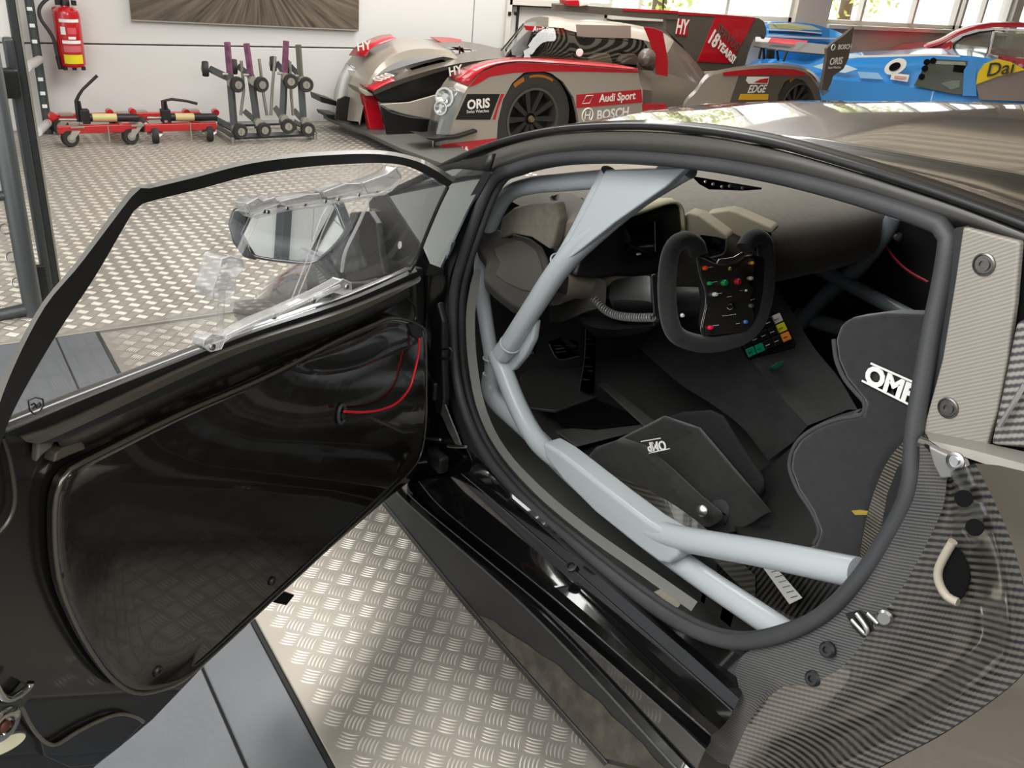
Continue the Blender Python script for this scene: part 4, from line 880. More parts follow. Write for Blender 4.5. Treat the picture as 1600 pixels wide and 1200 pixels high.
rp('nose_pylon', "566,143 589,150 602,203 578,203", CX - .03, .06, M_rr, .008)
rp('front_flap', "594,163 640,160 690,146 720,132 720,180 670,186 630,178 606,170", CX - .2, .02, M_rg, .004)
rp('front_intake', "596,166 612,176 640,183 670,186 700,186 700,210 660,209 606,212", CX - .21, .03, M_rb, .004)
# far front wing
fo = "524,186 526,150 533,120 545,95 560,78 590,63 620,58 660,61 690,70 712,84"
fi = "560,190 566,160 574,132 588,108 606,92 632,80 660,76 690,78 708,84 716,90"
loft('far_wing', [PX("520,186 521,152 528,124 541,98 557,82 588,66 620,60 662,63 694,72 716,86", FX), PX(fo, FX - .08), PX(fi, FX - .50), PX("562,196 568,166 577,138 591,116 610,102 634,92 662,88 690,88 710,92 718,96", FX - .52)], M_rg, R, 40)
loft('far_wing_red', [[p + V3((-.035, .03, .03)) for p in c] for c in (PX("548,92 560,78 590,63 612,59", FX - .09), PX("574,94 584,80 604,72 620,66", FX - .30))], M_rr, R, 16, thick=.004)
loft('far_lamp_cover', [[p + V3((-.01, .02, .0)) for p in c] for c in (PX("524,186 526,152 533,120 544,98", FX - .06), PX("562,190 566,162 574,134 582,116", FX - .44))], M_lamp, R, 14, thick=.006)
plate('far_lamp', PX("542,108 574,112 578,122 572,130 560,128 546,118", FX - .25), V3((.3, -1, 0)), .03, M_chr, R, .006)
rp('far_lamp_box', "524,186 528,156 540,150 566,158 574,190 560,194", FX - .3, .02, M_rb, .004)
word('far_number', 'HY', aX(563, 84, FX - .3) + V3((-.05, .06, .05)), aX(588, 80, FX - .3) + V3((-.05, .06, .05)), aX(570, 70, FX - .3) + V3((-.05, .06, .05)), M_rw, R, size=.085, bold=.002)
rp('dive_plane', "500,150 526,158 526,166 502,160", FX - .2, .2, M_rb, .004)
rp('dive_plane', "510,178 530,180 530,186 512,184", FX - .2, .2, M_rb, .004)
loft('far_side_top', [PX("660,61 700,62 740,67 780,76 800,84", FX), PX("690,74 720,74 750,80 786,86", FX - .3)], M_rd, R, 14)
loft('far_side_red', [[p + BZ * .01 for p in c] for c in (PX("672,60 700,61 720,64", FX - .01), PX("700,74 716,80 726,86", FX - .2))], M_rr, R, 10, thick=.004)
# near front wing: rounded front and top
nn = "700,236 700,216 706,196 714,172 724,148 734,132 750,114 775,102 806,97 842,98 915,103 997,110"
nm_ = "680,236 682,208 688,184 696,160 706,140 718,124 738,108 770,97 806,94 842,95 915,100 997,108"
ni_ = "664,236 668,206 672,186 678,163 687,140 698,123 716,110 741,101 772,94 810,90 860,90 930,95"
loft('front_wing', [PX(nn, NX), PX(nm_, NX + .06), PX(ni_, IX), PX("668,240 672,212 680,190 690,166 700,146 712,132 728,120 752,110 780,104 816,98 866,98 936,101", IX + .02)], M_rg, R, 50)
def skin(nm, a, b, m, up=.012, X2=None): 
    o_ = V3((-.006, .006, up)); return loft(nm, [[p + o_ for p in PX(a, NX - .003)], [p + o_ for p in PX(b, NX + .058)], [p + o_ for p in PX(X2[0], X2[1])]] if X2 else [[p + o_ for p in PX(a, NX - .003)], [p + o_ for p in PX(b, NX + .058)]], m, R, 30, thick=.004)
skin('wing_red_top', "732,135 750,114 775,102 806,97 842,98 915,103 997,110", "714,128 738,108 770,97 806,94 842,95 915,100 997,108", M_rr, .006, ("700,122 716,110 741,101 772,94 810,90 860,90 930,95", IX - .03))
plate('wing_red_side', PX("733,136 750,115 775,103 806,98 842,99 915,104 997,111 998,114 915,112 842,112 800,114 765,120 745,132", NX - .004), BX, .004, M_rr, R, 0)
word('near_number', 'HY', aX(702, 120, NX + .1) + V3((-.05, .06, .03)), aX(732, 112, NX + .1) + V3((-.05, .06, .03)), aX(712, 104, NX + .1) + V3((-.05, .06, .03)), M_rw, R, size=.08, bold=.002)
# side panels with the wheel arch left open
side = "700,236 700,216 706,196 714,172 724,148 734,132 750,114 775,103 806,98 842,98 915,103 997,110 1002,140 1004,184 990,200 906,205 903,180 896,152 880,128 862,115 840,109 818,114 800,130 786,156 778,190 775,236"
rp('side_panel', side, NX - .001, .03, M_rg, 0)
plate('wheel_well', PX("775,240 778,190 786,156 800,130 818,114 840,109 862,115 880,128 896,152 903,180 906,240", NX + .16), BX, .02, M_rb, R, 0)
arch = PX("775,236 778,190 786,156 800,130 818,114 840,109 862,115 880,128 896,152 903,180 906,205", NX)
loft('wheel_arch', [arch, [p + BX * .17 for p in arch]], M_rb, R, 30)
rp('sponsor_panel', "730,147 781,147 766,187 712,187", NX - .004, .004, M_rb, 0)
rp('side_stripe', "783,147 776,168 770,187 774,187 779,168 788,147", NX - .004, .004, M_rr, 0)
rp('lower_stripe', "690,226 776,216 775,236 684,244", NX - .006, .005, M_rr, 0)
rp('side_red_band', "901,148 1002,140 1004,160 901,169", NX - .005, .005, M_rr, 0)
def rt(nm, s, a, b, size, m=M_rw, X=NX - .008, **k):
    p, q = aX(*a, X), aX(*b, X); return word(nm, s, p, q, p + BZ, m, R, size=size, **k)
rt('side_lettering', 'Audi Sport', (929, 155), (1000, 149), .082, bold=.002)
tube('rhombus_mark', PX("910,162 916,150 927,149 921,161", NX - .008), .004, M_rw, R, None, 6, True)
rt('maker_lettering', 'BOSCH', (931, 181), (984, 175), .10, bold=.003)
tube('maker_ring', ring(aX(918, 180, NX - .008), BX, .052, 20), .006, M_rw, R, None, 6, True)
tube('maker_core', [aX(918, 180, NX - .008) + BY * a * .022 + BZ * b * .03 for a, b in ((1, 1), (1, -1), (1, 0), (-1, 0), (-1, 1), (-1, -1))], .005, M_rw, R, None, 6)
rt('sponsor_lettering', 'ORIS', (727, 165), (768, 161), .088, X=NX - .01, bold=.003)
rt('sponsor_small', 'Swiss Watches', (727, 175), (766, 173), .031, X=NX - .01)
rt('lower_lettering', 'MA', (710, 238), (735, 236), .08, X=NX - .012, bold=.004)
# headlamp
loft('lamp_cover', [[p + V3((-.008, .008, .0)) for p in c] for c in (PX("700,218 706,196 714,172 726,146", NX), PX("680,222 688,184 696,160 710,136", NX + .06), PX("666,222 672,186 678,163 690,136", IX - .02))], M_lamp, R, 20, thick=.006)
for s, r in (("702,150", .07), ("696,166", .05), ("712,160", .045)):
    lathe('lamp_reflector', [(r, 0), (r, .02), (r * .8, .02), (r * .3, -.005)], aX(*px(s)[0], NX + .12) + V3((-.05, .06, 0)), V3((-.6, .8, .1)), M_chr, R, 14)
rp('dive_plane', "660,214 680,216 716,212 746,203 746,207 716,217 680,221", NX - .05, .2, M_rb, .003)
tube('splitter_stay', PX("676,214 677,246", NX + .02), .008, M_steel, R, None, 8)
# wheels
def wheel(cx, cy, rad, X, nsp=10):
    c = aX(cx, cy, X); w = lathe('wheel', [(rad * .66, .20), (rad * .96, .22), (rad, .18), (rad, .04), (rad * .95, -.002), (rad * .80, -.012), (rad * .66, -.004), (rad * .64, .15)], c, BX, M_tyre, R, 40)
    lathe('rim', [(rad * .65, .0), (rad * .655, -.006), (rad * .60, -.008), (rad * .585, .02), (rad * .57, .10)], c, BX, mat('rim_grey_dark', '5a5750', .4, .5), w, 36, cap=False)
    lathe('brake_disc', [(rad * .56, .085), (rad * .56, .095), (.002, .095)], c, BX, M_rb, w, 30)
    for k in range(nsp):
        a = 2 * pi * k / nsp; d = BY * cos(a) + BZ * sin(a); e = BX.cross(d)
        plate('spoke', [c + d * rad * .12 + e * .014 + BX * .03, c + d * rad * .58 + e * .022 + BX * .004, c + d * rad * .58 - e * .022 + BX * .004, c + d * rad * .12 - e * .014 + BX * .03], BX, .02, mat('spoke_dark', '3b3a39', .3, .6), w, 0)
    lathe('hub_nut', [(.028, -.01), (.02, -.03), (.002, -.03)], c + BX * .03, BX, mat('hub_brass', '8d7a5c', .35, .8), w, 12)
    # orange brand band on the tyre wall
    for a0, a1 in ((1.95, 2.25), (1.1, 1.8)):
        V, F = loftg([[c + BX * -.0115 + (BY * -cos(a) + BZ * sin(a)) * rad * q for a in [a0 - pi / 2 * 0 + (a1 - a0) * j / 10 for j in range(11)]] for q in ((.84, .93) if a0 > 1.8 else (.86, .91))])
        mesh('tyre_marking', V, F, mat('tyre_orange', '9c5f1d', .7), w, 0)
    return w
wheel(832, 187, .355, NX + .015)
wheel(1244, 166, .32, NX + .02)
# canopy
top = "783,79 800,58 818,36 826,30 842,25 868,25 890,29 951,33 1002,41 1038,52 1062,70 1082,90 1098,110"
near = "800,86 812,70 830,50 850,42 876,44 900,50 955,56 1002,62 1030,72 1050,90 1064,104 1078,120 1090,135"
low = "806,90 830,90 856,92 880,94 905,97 930,99 960,103 990,108 1006,112 1030,122 1050,132 1066,142 1080,152"
M_cp = [M_rg, M_tint, M_rd]
C = [PX(top, CX + .05), PX(near, CX - .30), PX(low, CX - .46)]
n = 40
Rr = [cr(c, n) for c in C]; mid = [a.lerp(b, .5) + V3((-.06, 0, .035)) for a, b in zip(Rr[0], Rr[1])]
rowsC = [Rr[0], mid, Rr[1], [a.lerp(b, .5) + V3((-.03, 0, .01)) for a, b in zip(Rr[1], Rr[2])], Rr[2]]
V, F = loftg(rowsC)
def cmi(i):
    r, k = i // (n - 1), i % (n - 1)
    if k > 29: return 2
    if r < 2: return 1 if k < 7 else 0
    return 1 if k < 28 else 2
mesh('canopy', V, F, M_cp, R, 40, [cmi(i) for i in range(len(F))])
plate('cockpit_inside', PX("790,92 806,70 832,46 880,44 1000,54 1040,120 900,104", CX + .1), BX, .03, mat('cockpit_dark', '26231f', .8), R, 0)
rp('screen_banner', "819,40 882,44 884,55 822,47", CX - .30, .004, M_rr, 0)
word('banner_lettering', 'Audi Sport', aX(826, 45, CX - .31), aX(880, 49, CX - .31), aX(826, 45, CX - .31) + BZ, M_rw, R, size=.055, bold=.002)
rp('roof_side', "900,38 986,40 986,60 902,58", CX - .33, .006, M_rg, .002)
rp('red_hoop', "1006,42 1022,44 1036,50 1044,94 1043,142 1048,146 1028,148 1026,120 1022,90 1016,66", CX - .50, .006, M_rr, .002)
lathe('mirror_pod', [(.005, -.10), (.05, -.07), (.07, 0), (.068, .03), (.06, .035)], aX(1010, 90, CX - .52), V3((.5, -.85, 0)), M_rd, R, 18)
lathe('small_mirror', [(.028, 0), (.028, .01), (.002, .012)], aX(906, 82, CX - .47), V3((-.5, .85, 0)), M_rw, R, 14)
for s in ("922,92 935,84 952,84 958,98 930,98", "968,96 974,86 992,84 1000,92 998,102 972,100"):
    rp('seat_padding', s, CX - .3, .05, mat('pad_white', 'b5b0a8', .7), .006)
for s in ("783,79 794,66 802,56 818,37", "790,80 800,66"): tube('wiper', PX(s, CX + .0), .007, M_rb, R, None, 6)
tube('aerial', PX("718,84 718,72", CX), .006, M_rb, R, None, 6)
# tail body, snorkel bar, shark fin
loft('tail_body', [PX("990,108 1030,112 1060,120 1090,130", CX - .48), PX("1004,140 1040,144 1064,150 1085,156", CX - .6), PX("1004,182 1040,180 1070,178", CX - .62)], M_rd, R, 16)
rp('sill_red', "1003,162 1040,162 1042,176 1004,182", CX - .63, .006, M_rr, .001)
rp('snorkel_bar', "868,6 884,6 960,12 1060,18 1062,32 1000,28 930,22 868,17", CX - .03, .06, M_rd, .006)
rp('snorkel_red', "974,13 1060,17 1060,21 974,17", CX - .036, .005, M_rr, .001)
rp('roof_camera', "885,0 905,0 906,10 886,9", CX - .05, .1, M_rr, .006); rp('roof_camera', "905,0 920,0 922,8 906,10", CX - .05, .1, M_rw, .006)
tube('fin_aerial', PX("1037,-6 1036,16", CX), .006, M_rb, R, None, 6)
FIN = rp('shark_fin', "1040,18 1090,21 1186,28 1194,33 1198,44 1198,54 1194,62 1191,56 1184,55 1177,63 1170,82 1163,108 1092,112 1066,72 1040,47", CX - .02, .04, M_rd, .008)
rp('fin_red_top', "1040,17 1090,20 1180,27 1180,30 1090,24 1040,22", CX - .026, .005, M_rr, 0, FIN)
rp('fin_red_patch', "1119,25 1179,30 1166,56 1152,80 1142,99 1090,96 1104,62", CX - .026, .005, M_rr, 0, FIN)
rp('fin_number_patch', "1058,29 1075,31 1074,57 1056,54", CX - .026, .005, M_rr, 0, FIN)
def ft(nm, s, a, b, size, m=M_rw, **k):
    p, q = aX(*a, CX - .032), aX(*b, CX - .032); r = (q - p); u = BX.cross(r); u = u if u.z > 0 else -u
    return text(nm, s, size, (p + q) / 2, r, u, m, FIN, **k)
ft('fin_number', 'HY', (1056, 42), (1075, 44), .17, bold=.004, sx=.62)
ft('fin_eighteen', '18', (1106, 52), (1124, 70), .17, bold=.006, sx=.8)
ft('fin_years', 'YEARS!', (1120, 66), (1150, 98), .095, bold=.004)
ft('fin_small', 'THANK YOU', (1128, 64), (1150, 86), .04, bold=.001) if False else None
ft('fin_servus', 'SERVUS', (1116, 38), (1158, 80), .11, M_rd, bold=.002)
# rear wing, uprights and end plate
plate('wing_plane', [aX(1177, 62, CX + .45), aX(1236, 64, CX + .1), aX(1300, 70, NX + .02), aX(1296, 86, NX), aX(1235, 80, CX), aX(1176, 72, CX + .4)], V3((0, -.4, -.2)), .06, M_rd, R, .006)
plate('wing_red_patch', [aX(1205, 61, CX + .22) + BZ * .01, aX(1262, 66, CX - .1) + BZ * .01, aX(1256, 74, CX - .1) + BZ * .01, aX(1200, 68, CX + .22) + BZ * .01], V3((.3, .3, 1)), .004, M_rr, R, 0)
plate('wing_white_patch', [aX(1180, 60, CX + .4) + BZ * .012, aX(1230, 64, CX + .1) + BZ * .012, aX(1226, 70, CX + .1) + BZ * .012, aX(1180, 67, CX + .4) + BZ * .012], V3((.3, .3, 1)), .004, M_rw, R, 0)
for s in ("1190,74 1186,92", "1193,74 1194,92", "1214,78 1216,94", "1230,80 1224,96"): tube('wing_stay', PX(s, CX), .012, M_rb, R, None, 6)
rp('wing_mount', "1203,77 1211,78 1210,92 1201,92", CX - .02, .04, M_rb, .004)
EP = rp('end_plate', "1335,41 1331,66 1326,92 1318,108 1302,119 1299,130 1293,142 1284,140 1287,120 1292,88 1292,76 1300,68 1318,56", NX - .03, .03, M_rd, .004)
rt('endplate_maker', 'BOSCH', (1310, 74), (1330, 73), .058, X=NX - .036, bold=.002)
tube('endplate_ring', ring(aX(1302, 74, NX - .036), BX, .024, 16), .004, M_rw, R, None, 6, True)
rt('endplate_sponsor', 'ORIS', (1295, 97), (1318, 95), .085, X=NX - .036, bold=.002)
rt('endplate_small', 'Swiss Watches', (1294, 106), (1314, 105), .03, X=NX - .036)
# rear wing box over the rear wheel
ro = "1066,164 1073,152 1087,138 1096,124 1105,115 1125,109 1160,105 1200,101 1240,104 1262,110 1275,122 1285,136 1292,146"
loft('rear_wing_body', [PX("1066,170 1074,158 1088,144 1098,130 1108,120 1128,114 1162,110 1200,107 1240,110 1260,116 1272,128 1280,140 1286,150", NX), PX(ro, NX + .03), PX("1080,160 1090,142 1100,126 1112,115 1130,108 1164,102 1204,98 1242,101 1264,108 1278,120 1290,134 1296,142", NX + .3)], M_rd, R, 40)
loft('rear_side', [PX("1066,170 1074,158 1088,144 1098,130 1108,120 1128,114 1162,110 1178,110", NX - .001), PX("1066,200 1080,200 1100,200 1120,200 1140,200 1150,200 1158,200 1166,200", NX - .001)], M_rg, R, 24)
rp('rear_side_dark', "1157,112 1200,108 1240,110 1260,116 1272,128 1280,140 1284,160 1274,160 1268,142 1256,126 1240,121 1226,128 1216,148 1212,200 1130,200 1142,156", NX - .006, .02, M_rd, 0)
rp('rear_red_band', "1130,113 1160,109 1200,106 1240,108 1258,113 1260,118 1240,118 1200,117 1131,119", NX - .01, .005, M_rr, 0)
rp('oil_badge', "1168,120 1202,120 1200,131 1170,131 1166,126", NX - .012, .004, M_rw, 0)
rp('oil_badge_red', "1178,129 1188,124 1201,122 1199,130", NX - .014, .004, M_rr, 0)
rt('oil_lettering', 'EDGE', (1164, 140), (1200, 139), .09, X=NX - .012, shear=.3, bold=.002)
rp('yellow_bar', "1158,147 1201,147 1200,156 1154,156", NX - .012, .004, mat('decal_yellow', 'd9a51e', .4), 0)
# ================================================================ blue race car, second blue car, red coupe
BN_ = V3((-.62, .78, 0)).normalized(); BP_ = V3((5.0, -8.7, 0))
def Bq(s, off=0): return [aP(x, y, BP_ + BN_ * off, BN_) for x, y in px(s)]
M_blu = mat('sky_blue_paint', '2a86cf', .25, coat=.8)
M_bgl = glass('smoked_glass', (.45, .5, .45), 1.2, .05)
BL_ = thing('blue_race_car', 'sky blue closed race car with yellow windscreen banner behind the black roof', 'car', (3.9, -9.9, 0))
def low(P): return [V3((p.x, p.y, .15)) for p in P]
bt = "1165,103 1180,95 1195,91 1210,91 1236,96 1262,100 1285,93 1310,89 1340,87 1390,86 1430,85 1456,84 1495,86 1530,89 1565,96 1600,112 1680,160"
bs = "1165,112 1180,106 1196,103 1212,104 1240,112 1268,120 1300,124 1350,128 1400,132 1430,138 1470,144 1500,147 1530,150 1565,156 1600,162 1680,190"
A_, B_ = Bq(bt, -.25), Bq(bs, 0)
back = [p - BN_ * (.25 + .85 * max(0, i - 5) / (len(A_) - 6)) for i, p in enumerate(A_)]
loft('body', [[V3((p.x, p.y, .2)) for p in B_], B_, [a.lerp(b, .5) - BN_ * .0 + BZ * .03 for a, b in zip(A_, B_)], A_, back, [V3((p.x, p.y, .2)) for p in back]], M_blu, BL_, 50)
def bp_(nm, s, off, m, t=.01, parent=BL_): return plate(nm, Bq(s, off), -BN_, t, m, parent, 0)
bp_('door_glass', "1428,134 1443,106 1458,92 1512,95 1510,148 1490,147", .03, mat('smoked_panel', '3b423a', .15, coat=1))
bp_('door_glass_light', "1462,95 1508,97 1509,102 1462,100", .035, mat('smoked_light', '8d8f80', .4))
bp_('roll_bar', "1491,101 1512,104 1511,115 1489,112", .04, M_matte)
bp_('inner_mirror', "1470,130 1488,126 1500,126 1499,136 1486,140", .04, mat('mirror_green', '6d7a6d', .3))
for s in ("1445,107", "1448,97", "1440,120", "1458,95"): lathe('vent_hole', [(.03, 0), (.03, .01), (.002, .01)], Bq(s, .03)[0], BN_, M_matte, BL_, 12)
bp_('door_pillar', "1506,110 1516,94 1528,96 1524,116 1526,150 1504,150", .045, M_blu)
bp_('windscreen', "1525,132 1528,114 1538,100 1558,92 1586,99 1610,114 1640,160 1530,156", .03, mat('smoked_brown', '6e615a', .2, coat=1))
bp_('yellow_banner', "1525,132 1528,114 1538,100 1558,92 1580,97 1602,109 1590,112 1560,119", .05, mat('banner_yellow', 'd9b916', .4))
p, q = Bq("1540,111", .065)[0], Bq("1584,105", .065)[0]
text('banner_lettering', 'Dai', .17, (p + q) / 2, q - p, BZ, mat('banner_black', '2e2a1a', .5), BL_, bold=.002, shear=.2)
for s, r, m in (("1399,104", .095, M_rw), ("1398,104", .05, M_matte)):
    c = Bq(s, .02 if m is M_rw else .03)[0]; e = BZ.cross(BN_); el_ = [c + e * (cos(a) * r * 1.0) + BZ * (sin(a) * r * .8 + cos(a) * r * .3) for a in [2 * pi * k / 20 for k in range(20)]]
    plate('roundel', el_, BN_, .01, m, BL_, 0)
bp_('white_decal', "1394,114 1421,117 1418,128 1391,124", .03, M_rw); bp_('decal_print', "1398,118 1416,120 1414,124 1397,122", .04, mat('decal_pink', 'c99a98', .5))
bp_('pale_reflection', "1340,112 1372,114 1380,124 1344,122", .03, mat('reflection_pale_blue', '8fc0e4', .4))  # light-blue reflection on the flank, laid on as a coloured plate
bp_('nose_reflection', "1270,104 1290,98 1318,100 1340,108 1320,114 1290,110", .02, mat('reflection_pale', 'cfe3ee', .3))  # pale reflection on the bodywork, added as a coloured plate
bp_('shoulder_line', "1300,90 1340,87 1456,84 1500,87 1500,89 1456,87 1340,90 1300,93", .02, M_rw)
# second blue car behind the tail wing
B2N = V3((-1, 0, 0)); B2P = V3((6.60, -9.0, 0))
def B2(s, off=0): return [aP(x, y, B2P + B2N * off, B2N) for x, y in px(s)]
C2 = thing('blue_white_race_car', 'low blue and white race car with pale deck behind the tail wing', 'car', (6.55, -9.0, 0))
t2, s2 = B2("1196,40 1204,35 1240,35 1270,38 1300,46 1322,56 1330,64", -.12), B2("1196,62 1204,62 1240,63 1270,64 1300,66 1322,67 1330,70", 0)
loft('body', [[V3((p.x, p.y, .2)) for p in s2], s2, t2, [p - B2N * .06 for p in t2]], M_blu, C2, 24)
def b2p(nm, s, off, m): return plate(nm, B2(s, off), -B2N, .01, m, C2, 0)
b2p('pale_deck', "1200,37 1240,36 1268,40 1285,47 1240,46 1202,44", .02, mat('deck_cream', 'dcd9b8', .4))
b2p('yellow_patch', "1208,37 1222,37 1262,45 1250,47 1216,44", .03, mat('deck_yellow', 'd8d28a', .4))
b2p('dark_louvre', "1202,48 1262,50 1284,54 1284,56 1202,52", .03, mat('louvre_blue', '1d3f66', .4))
b2p('white_stripe', "1200,45 1240,47 1284,51 1284,53 1240,49 1200,47", .035, M_rw); b2p('white_stripe', "1200,54 1250,57 1312,60 1312,62 1250,60 1200,57", .035, M_rw)
# red coupe
RN = V3((-.55, .83, 0)).normalized(); RP = V3((4.3, -10.9, 0))
def Rq(s, off=0): return [aP(x, y, RP + RN * off, RN) for x, y in px(s)]
RC = thing('red_coupe', 'red coupe with white waistline and clear windows near the far corner', 'car', (3.6, -11.6, 0))
M_rcr = mat('coupe_red', 'b5202e', .25, coat=1); M_rcw = mat('coupe_white', 'e6ddd9', .3, coat=.6)
M_cgl = glass('coupe_glass', (.93, .95, .88), 1.0, .05)
tb = Rq("1388,86 1396,80 1410,77 1440,76 1500,80 1560,88 1600,98 1680,112", 0)
loft('body', [[V3((p.x, p.y, .2)) for p in tb], [p - BZ * .12 for p in tb], tb, [p - RN * .9 + BZ * .02 for p in tb]], M_rcr, RC, 24)
loft('waistline', [Rq("1396,80 1440,76 1500,80 1560,87", .02), Rq("1396,84 1440,84 1500,86 1560,91", .02)], M_rcw, RC, 14, thick=.01)
roofc = Rq("1440,77 1470,68 1495,55 1520,47 1545,42 1570,41 1620,43 1660,50", -.15)
loft('roof', [roofc, [p - RN * .5 + BZ * .02 for p in roofc], [p - RN * .95 for p in roofc]], M_rcr, RC, 24, thick=.02)
def rq(nm, s, off, m, t=.02): return plate(nm, Rq(s, off), -RN, t, m, RC, 0)
rq('roof_highlight', "1478,66 1500,54 1525,46 1552,44 1620,46 1620,49 1552,47 1528,50 1504,58 1484,69", -.1, M_rcw)  # highlight line under the roof, put in as a white strip
rq('quarter_panel', "1455,80 1485,64 1488,66 1486,82", -.05, M_rcr); rq('lamp_orange', "1472,80 1484,72 1484,82", -.03, mat('lamp_orange', 'd98a5a', .4))
tube('window_rubber', Rq("1490,84 1490,70 1505,58 1530,51 1553,48 1548,66 1543,86", -.06), .012, M_plas, RC, None, 6)
rq('rear_glass', "1491,83 1491,70 1506,59 1530,52 1552,49 1546,70 1542,86", -.1, M_cgl, .006)
rq('door_glass', "1546,86 1554,50 1620,49 1640,90", -.1, M_cgl, .006)
tube('door_pillar', Rq("1553,49 1544,87", -.06), .016, M_rcw, RC, None, 6)
rq('seat_brown', "1543,80 1560,76 1600,80 1600,90 1544,88", -.4, mat('coupe_seat', '8d7566', .7), .1)
rq('front_wing', "1560,86 1600,92 1640,100 1640,130 1590,115", .02, M_rcr); lathe('side_lamp', [(.03, 0), (.02, .03), (.002, .03)], Rq("1594,104", .02)[0], RN, mat('lamp_pale', 'd8a8a8', .3), RC, 10)
# ================================================================ trees outside the windows
M_leaf = mat('leaf_green', 'b4c060', .6, noise=2, c2='d2d488')
def tree(loc, h, w, label, seed):
    rr = random.Random(seed); t = thing('tree', label, 'tree', loc, 'trees outside the windows')
    tube('trunk', [(0, 0, -1), (.05, 0, h * .4), (0, .1, h * .75)], [.12, .09, .03], mat('bark', '6b5a45', .9), t, None, 8, local=True)
    V, F = [], []
    for k in range(2600):
        a, b, r = rr.random() * 2 * pi, rr.random() * 2 - 1, rr.random() ** .4
        s = sqrt(1 - b * b); c = V3((cos(a) * s * w * r, sin(a) * s * w * r, h * .62 + b * h * .42 * r))
        u = V3((rr.random() - .5, rr.random() - .5, rr.random() - .5)).normalized(); v = u.orthogonal().normalized(); q = .035 + rr.random() * .03
        i = len(V); V += [c + u * q, c + v * q * .5, c - u * q, c - v * q * .5]; F.append((i, i + 1, i + 2, i + 3))
    o = mesh('leaves', V, F, M_leaf, t, 0, None, True); o['kind'] = 'stuff'
tree((9.5, -8.7, 0), 3.4, 1.0, 'sunlit green tree outside the second window bay', 1)
tree((9.2, -12.2, 0), 3.8, 1.3, 'sunlit green tree seen through the windows of the red coupe', 2)
tree((10.5, -6.9, 0), 3.0, .8, 'small pale green tree outside the first window bay', 3)
# ================================================================ picture, extinguisher
PC = thing('wall_picture', 'large dark streaked picture hanging on the white far wall', 'picture', tuple(aX(380, 38, WX)))
M_pic = bpy.data.materials.new('picture_print'); M_pic.use_nodes = True
nt = M_pic.node_tree; N = nt.nodes.new; L = nt.links.new; b_ = nt.nodes['Principled BSDF']; b_.inputs['Roughness'].default_value = .35
tc = N('ShaderNodeTexCoord'); mp_ = N('ShaderNodeMapping'); L(tc.outputs['Object'], mp_.inputs[0])
pcx, pcz = aX(400, -60, WX).y, aX(400, -60, WX).z
sp = N('ShaderNodeSeparateXYZ'); L(tc.outputs['Object'], sp.inputs[0])
def mth(op, a, b=None):
    m = N('ShaderNodeMath'); m.operation = op
    for i, v in enumerate((a, b)):
        if v is None: continue
        if isinstance(v, (int, float)): m.inputs[i].default_value = v
        else: L(v, m.inputs[i])
    return m.outputs[0]
dy, dz = mth('SUBTRACT', sp.outputs[1], pcx), mth('SUBTRACT', sp.outputs[2], pcz)
ang = mth('ARCTAN2', dy, dz); rad_ = mth('SQRT', mth('ADD', mth('MULTIPLY', dy, dy), mth('MULTIPLY', dz, dz)))
cb = N('ShaderNodeCombineXYZ'); L(mth('MULTIPLY', ang, 14.0), cb.inputs[0]); L(mth('MULTIPLY', rad_, 1.5), cb.inputs[1])
nz = N('ShaderNodeTexNoise'); nz.inputs['Scale'].default_value = 1.6; nz.inputs['Detail'].default_value = 6; L(cb.outputs[0], nz.inputs['Vector'])
rmp = N('ShaderNodeValToRGB'); rmp.color_ramp.elements[0].position = .3; rmp.color_ramp.elements[0].color = lin('38322b'); rmp.color_ramp.elements[1].position = .75; rmp.color_ramp.elements[1].color = lin('7d7264')
L(nz.outputs['Fac'], rmp.inputs[0]); L(rmp.outputs[0], b_.inputs['Base Color'])
pts = [aX(205, 30, WX - .01), aX(559, 46, WX - .01)]; zt = pts[0].z + 1.1
plate('print', [pts[0], pts[1], V3((pts[1].x, pts[1].y, zt)), V3((pts[0].x, pts[0].y, zt))], V3((-1, 0, 0)), .02, M_pic, PC, .002)
fm = MB(); fm.add(*tubeg([p + V3((-.012, 0, -.004)) for p in pts], .008, 6)); fm.obj('picture_edge', mat('picture_edge', '9a948a', .5), PC)
EXX = WX - .11
e0, e1 = aX(114.5, 103, EXX), aX(102.5, 22, EXX)
EX = thing('fire_extinguisher', 'red fire extinguisher with black hose hanging on the far wall', 'extinguisher', (EXX, e0.y, e0.z))
ax_ = BZ; hgt = (aX(102, 10, EXX).z - e0.z)
c0 = V3((EXX, (e0.y + e1.y) / 2, e0.z)); rx = .082
lathe('cylinder', [(rx * .9, 0), (rx, .015), (rx, hgt * .86), (rx * .93, hgt * .93), (rx * .6, hgt * .99), (rx * .35, hgt * 1.0), (rx * .3, hgt * 1.05)], c0, BZ, M_red, EX, 28)
def wrap(nm, a0, a1, z0, z1, m):
    V, F = loftg([[c0 + V3((-cos(a) * rx * 1.015, sin(a) * rx * 1.015, z)) for a in [a0 + (a1 - a0) * k / 10 for k in range(11)]] for z in (z0, z1)]); return mesh(nm, V, F, m, EX, 40)
zz = lambda y: aX(108, y, EXX).z - e0.z
for z0, z1, a0, a1, m in ((33, 28, -.8, .75, M_white), (52, 40, .35, .72, M_white), (59, 55, -.35, .2, M_white), (66, 61, -.75, .7, M_white), (79, 69, -.7, .65, mat('label_pink', 'c8606a', .5)), (97, 83, -.75, .72, mat('label_yellow', 'e3d21a', .5)), (51, 41, -.45, .2, mat('label_red', 'd2515a', .5))):
    wrap('printed_label', a0, a1, zz(z0), zz(z1), m)
for k in range(3): lathe('foot', [(.014, 0), (.014, .02)], c0 + V3((-.05, (k - 1) * .055, -.018)), BZ, M_plas, EX, 10)
